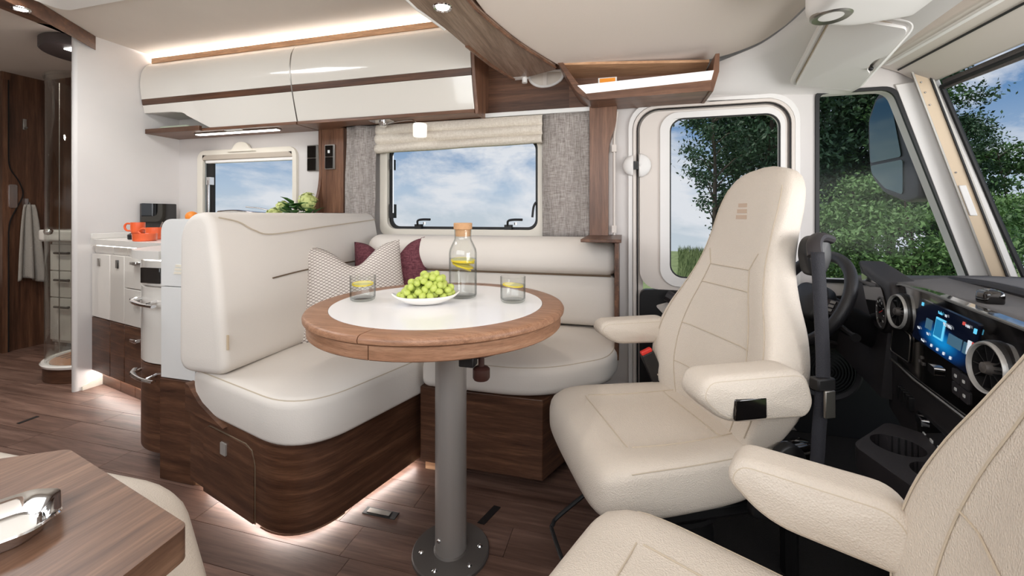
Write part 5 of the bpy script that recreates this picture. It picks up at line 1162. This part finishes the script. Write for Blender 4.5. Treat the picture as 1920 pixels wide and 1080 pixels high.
# ================================================================== OUTSIDE
mr = thing('door_mirror', 'black exterior door mirror outside the quarter window', 'mirror', (1.33, 2.5, 1.05))
ml_ = fillet([(2.70, 1.20), (2.58, 1.10), (2.40, 1.045), (2.31, 1.065), (2.31, 1.15), (2.45, 1.62), (2.64, 1.63), (2.725, 1.52), (2.725, 1.36)], [.05, .03, .03, .02, .03, .04, .04, .04, .05], 5)
part('housing', soft(ml_, 1.302, 1.42, .012, .05, .02, 'x', n=80), m_black, mr, smooth=60)
part('main_glass', plate(fillet([(2.69, 1.27), (2.43, 1.27), (2.52, 1.59), (2.63, 1.60), (2.70, 1.50)], .02), (), 'x', 1.297, .006), m_mirror, mr, 'mirror glass')
part('wide_angle_glass', plate(fillet([(2.675, 1.21), (2.56, 1.125), (2.42, 1.085), (2.42, 1.255), (2.69, 1.255)], .02), (), 'x', 1.297, .006), m_mirror, mr, 'lower wide-angle glass')
part('arm', tube(catmull([(1.38, 2.50, 1.60), (1.34, 2.40, 1.72), (1.20, 2.21, 1.74)], 5), .02, 10), m_black, mr)

def ground(u, v):
    x = -60 + 140 * u; y = -20 + 100 * v; az = x / max(y, 1.0) if y > 0 else 0; d = math.hypot(x, y)
    k = min(1, max(0, (.10 - az) / .25)) if y > 3 else 0
    return (x, y, -.62 - .11 * max(0, y - 3) * k - .02 * max(0, -x - 3) - .10 * max(0, d - 20) + .05 * math.sin(x * .3) * math.cos(y * .25) * (1 if y > 6 else 0))
struct('ground', grid(ground, 70, 60), m_field, 'grass field outside the vehicle', smooth=60)
gv, gf = [], []
for i in range(9000):
    d = random.uniform(9, 20); a = random.uniform(.12, .42); x, y = d * a, d; z = -.62 + .05 * math.sin(x * .3) * math.cos(y * .25); h = random.uniform(.12, .34); th_ = random.uniform(0, PI); w = .02
    n = len(gv); gv += [(x - w * math.cos(th_), y - w * math.sin(th_), z), (x + w * math.cos(th_), y + w * math.sin(th_), z), (x + random.uniform(-.08, .08), y + random.uniform(-.08, .08), z + h)]; gf.append((n, n + 1, n + 2))
gs_ = solo('meadow_grass', (gv, gf), m_field, 'tall meadow grass in front of the trees', 'grass', smooth=0); gs_['kind'] = 'stuff'
def tree_mesh(H, Rr, z0, seed, nl, nclump, lw, spread=1.0):
    r = np.random.default_rng(seed); tr_ = []; tips = []
    trunk = catmull([(0, 0, 0), (r.normal(0, .1), r.normal(0, .1), H * .3), (r.normal(0, .2), r.normal(0, .2), H * .65), (r.normal(0, .2), r.normal(0, .2), H * .95)], 5)
    tr_.append(tube(trunk, [.16 * H / 8 * (1 - .85 * i / (len(trunk) - 1)) for i in range(len(trunk))], 7))
    for k in range(nclump):
        h = z0 + (H - z0) * (k + r.random()) / nclump; f = (h - z0) / (H - z0); rad = Rr * (math.sin(PI * (.12 + .80 * f)) ** .8) * r.uniform(.55, 1.0); a = r.uniform(0, 2 * PI)
        base = Vector(trunk[min(len(trunk) - 1, int(len(trunk) * max(.05, (h - rad * .5) / H)))]); tip = Vector((rad * math.cos(a), rad * math.sin(a), h)); mid = base.lerp(tip, .55) + Vector((0, 0, .15))
        tr_.append(tube([tuple(base), tuple(mid), tuple(tip)], [.04 * H / 8, .025 * H / 8, .008], 5)); tips.append((mid.lerp(tip, .6), .9)); tips.append((tip, 1.0))
    V = np.zeros((nl, 4, 3)); tp = np.array([tuple(t[0]) for t in tips]); idx = r.integers(0, len(tips), nl)
    c = tp[idx] + r.normal(0, 1, (nl, 3)) * np.array([Rr * .20, Rr * .20, H * .035]) * spread
    d = r.normal(0, 1, (nl, 3)); d /= np.linalg.norm(d, axis=1)[:, None]; e = np.cross(d, r.normal(0, 1, (nl, 3))); e /= np.linalg.norm(e, axis=1)[:, None]
    s = (lw * r.uniform(.6, 1.3, nl))[:, None]; V[:, 0] = c + d * s; V[:, 1] = c + e * s * .45; V[:, 2] = c - d * s; V[:, 3] = c - e * s * .45
    me = bpy.data.meshes.new('foliage'); me.from_pydata(V.reshape(-1, 3).tolist(), [], [(4 * i, 4 * i + 1, 4 * i + 2, 4 * i + 3) for i in range(nl)])
    return me, J(*tr_)
TM = [tree_mesh(9.5, 2.5, 1.2, 1, 26000, 60, .10), tree_mesh(8.0, 2.0, 1.2, 2, 11000, 30, .085, .8), tree_mesh(3.4, 1.7, .3, 3, 9000, 26, .07), tree_mesh(6.5, 1.5, 2.0, 4, 3200, 22, .08, .6)]
TB = {}
def tree(k, x, y, m, lb, rz, s=1.0, name='tree'):
    t = thing(name, lb, 'tree' if name == 'tree' else 'bush', (x, y, -.64), rz, group='trees outside'); t.scale = (s, s, s)
    me, tg = TM[k]; key = (k, m.name)
    if key not in TB: q = me.copy(); q.materials.clear(); q.materials.append(m); TB[key] = q
    f = bpy.data.objects.new('crown', TB[key]); COL.objects.link(f); f.parent = t
    if ('t', k) not in TB: o = mk('trunk', tg, m_bark, smooth=60); TB[('t', k)] = o.data
    else: o = bpy.data.objects.new('trunk', TB[('t', k)]); COL.objects.link(o)
    o.parent = t
tree(0, 5.54, 18.57, m_leafC, 'dense tree seen through the middle of the cab door window', 0.3)
tree(3, 3.18, 16.38, m_leafC, 'thin bare-branched tree at the left of the cab door window', 1.0, .9)
tree(0, 7.60, 20.67, m_leafA, 'tall tree behind the driver headrest', 1.3)
tree(0, 8.86, 19.97, m_leafC, 'tall tree at the left of the quarter window', 2.2, 1.05)
tree(1, 9.31, 18.02, m_leafA, 'loose tree in the middle of the quarter window behind the mirror', 2.9, 1.0)
tree(1, 12.13, 20.85, m_leafC, 'tall tree behind the windscreen pillar', 4.0, .95)
tree(1, 10.85, 17.40, m_leafC, 'tree at the left of the windscreen', 5.0, .62)
tree(2, 13.02, 19.02, m_leafA, 'lower tree further right in the windscreen', .6, 1.2)
tree(2, 5.07, 11.19, m_leafB, 'light green bush low in the quarter window, left', 0, .72, 'bush')
tree(2, 5.48, 10.27, m_leafB, 'light green bush low in the quarter window, middle', 1, .72, 'bush')
tree(2, 6.70, 11.11, m_leafA, 'green bush low beside the windscreen pillar', 2, .72, 'bush')
tree(2, 4.85, 14.76, m_leafC, 'dark bush at the foot of the tree in the cab door window', 3, .85, 'bush')
tree(2, 8.56, 12.65, m_leafB, 'light green bush low in the windscreen', 4, .62, 'bush')
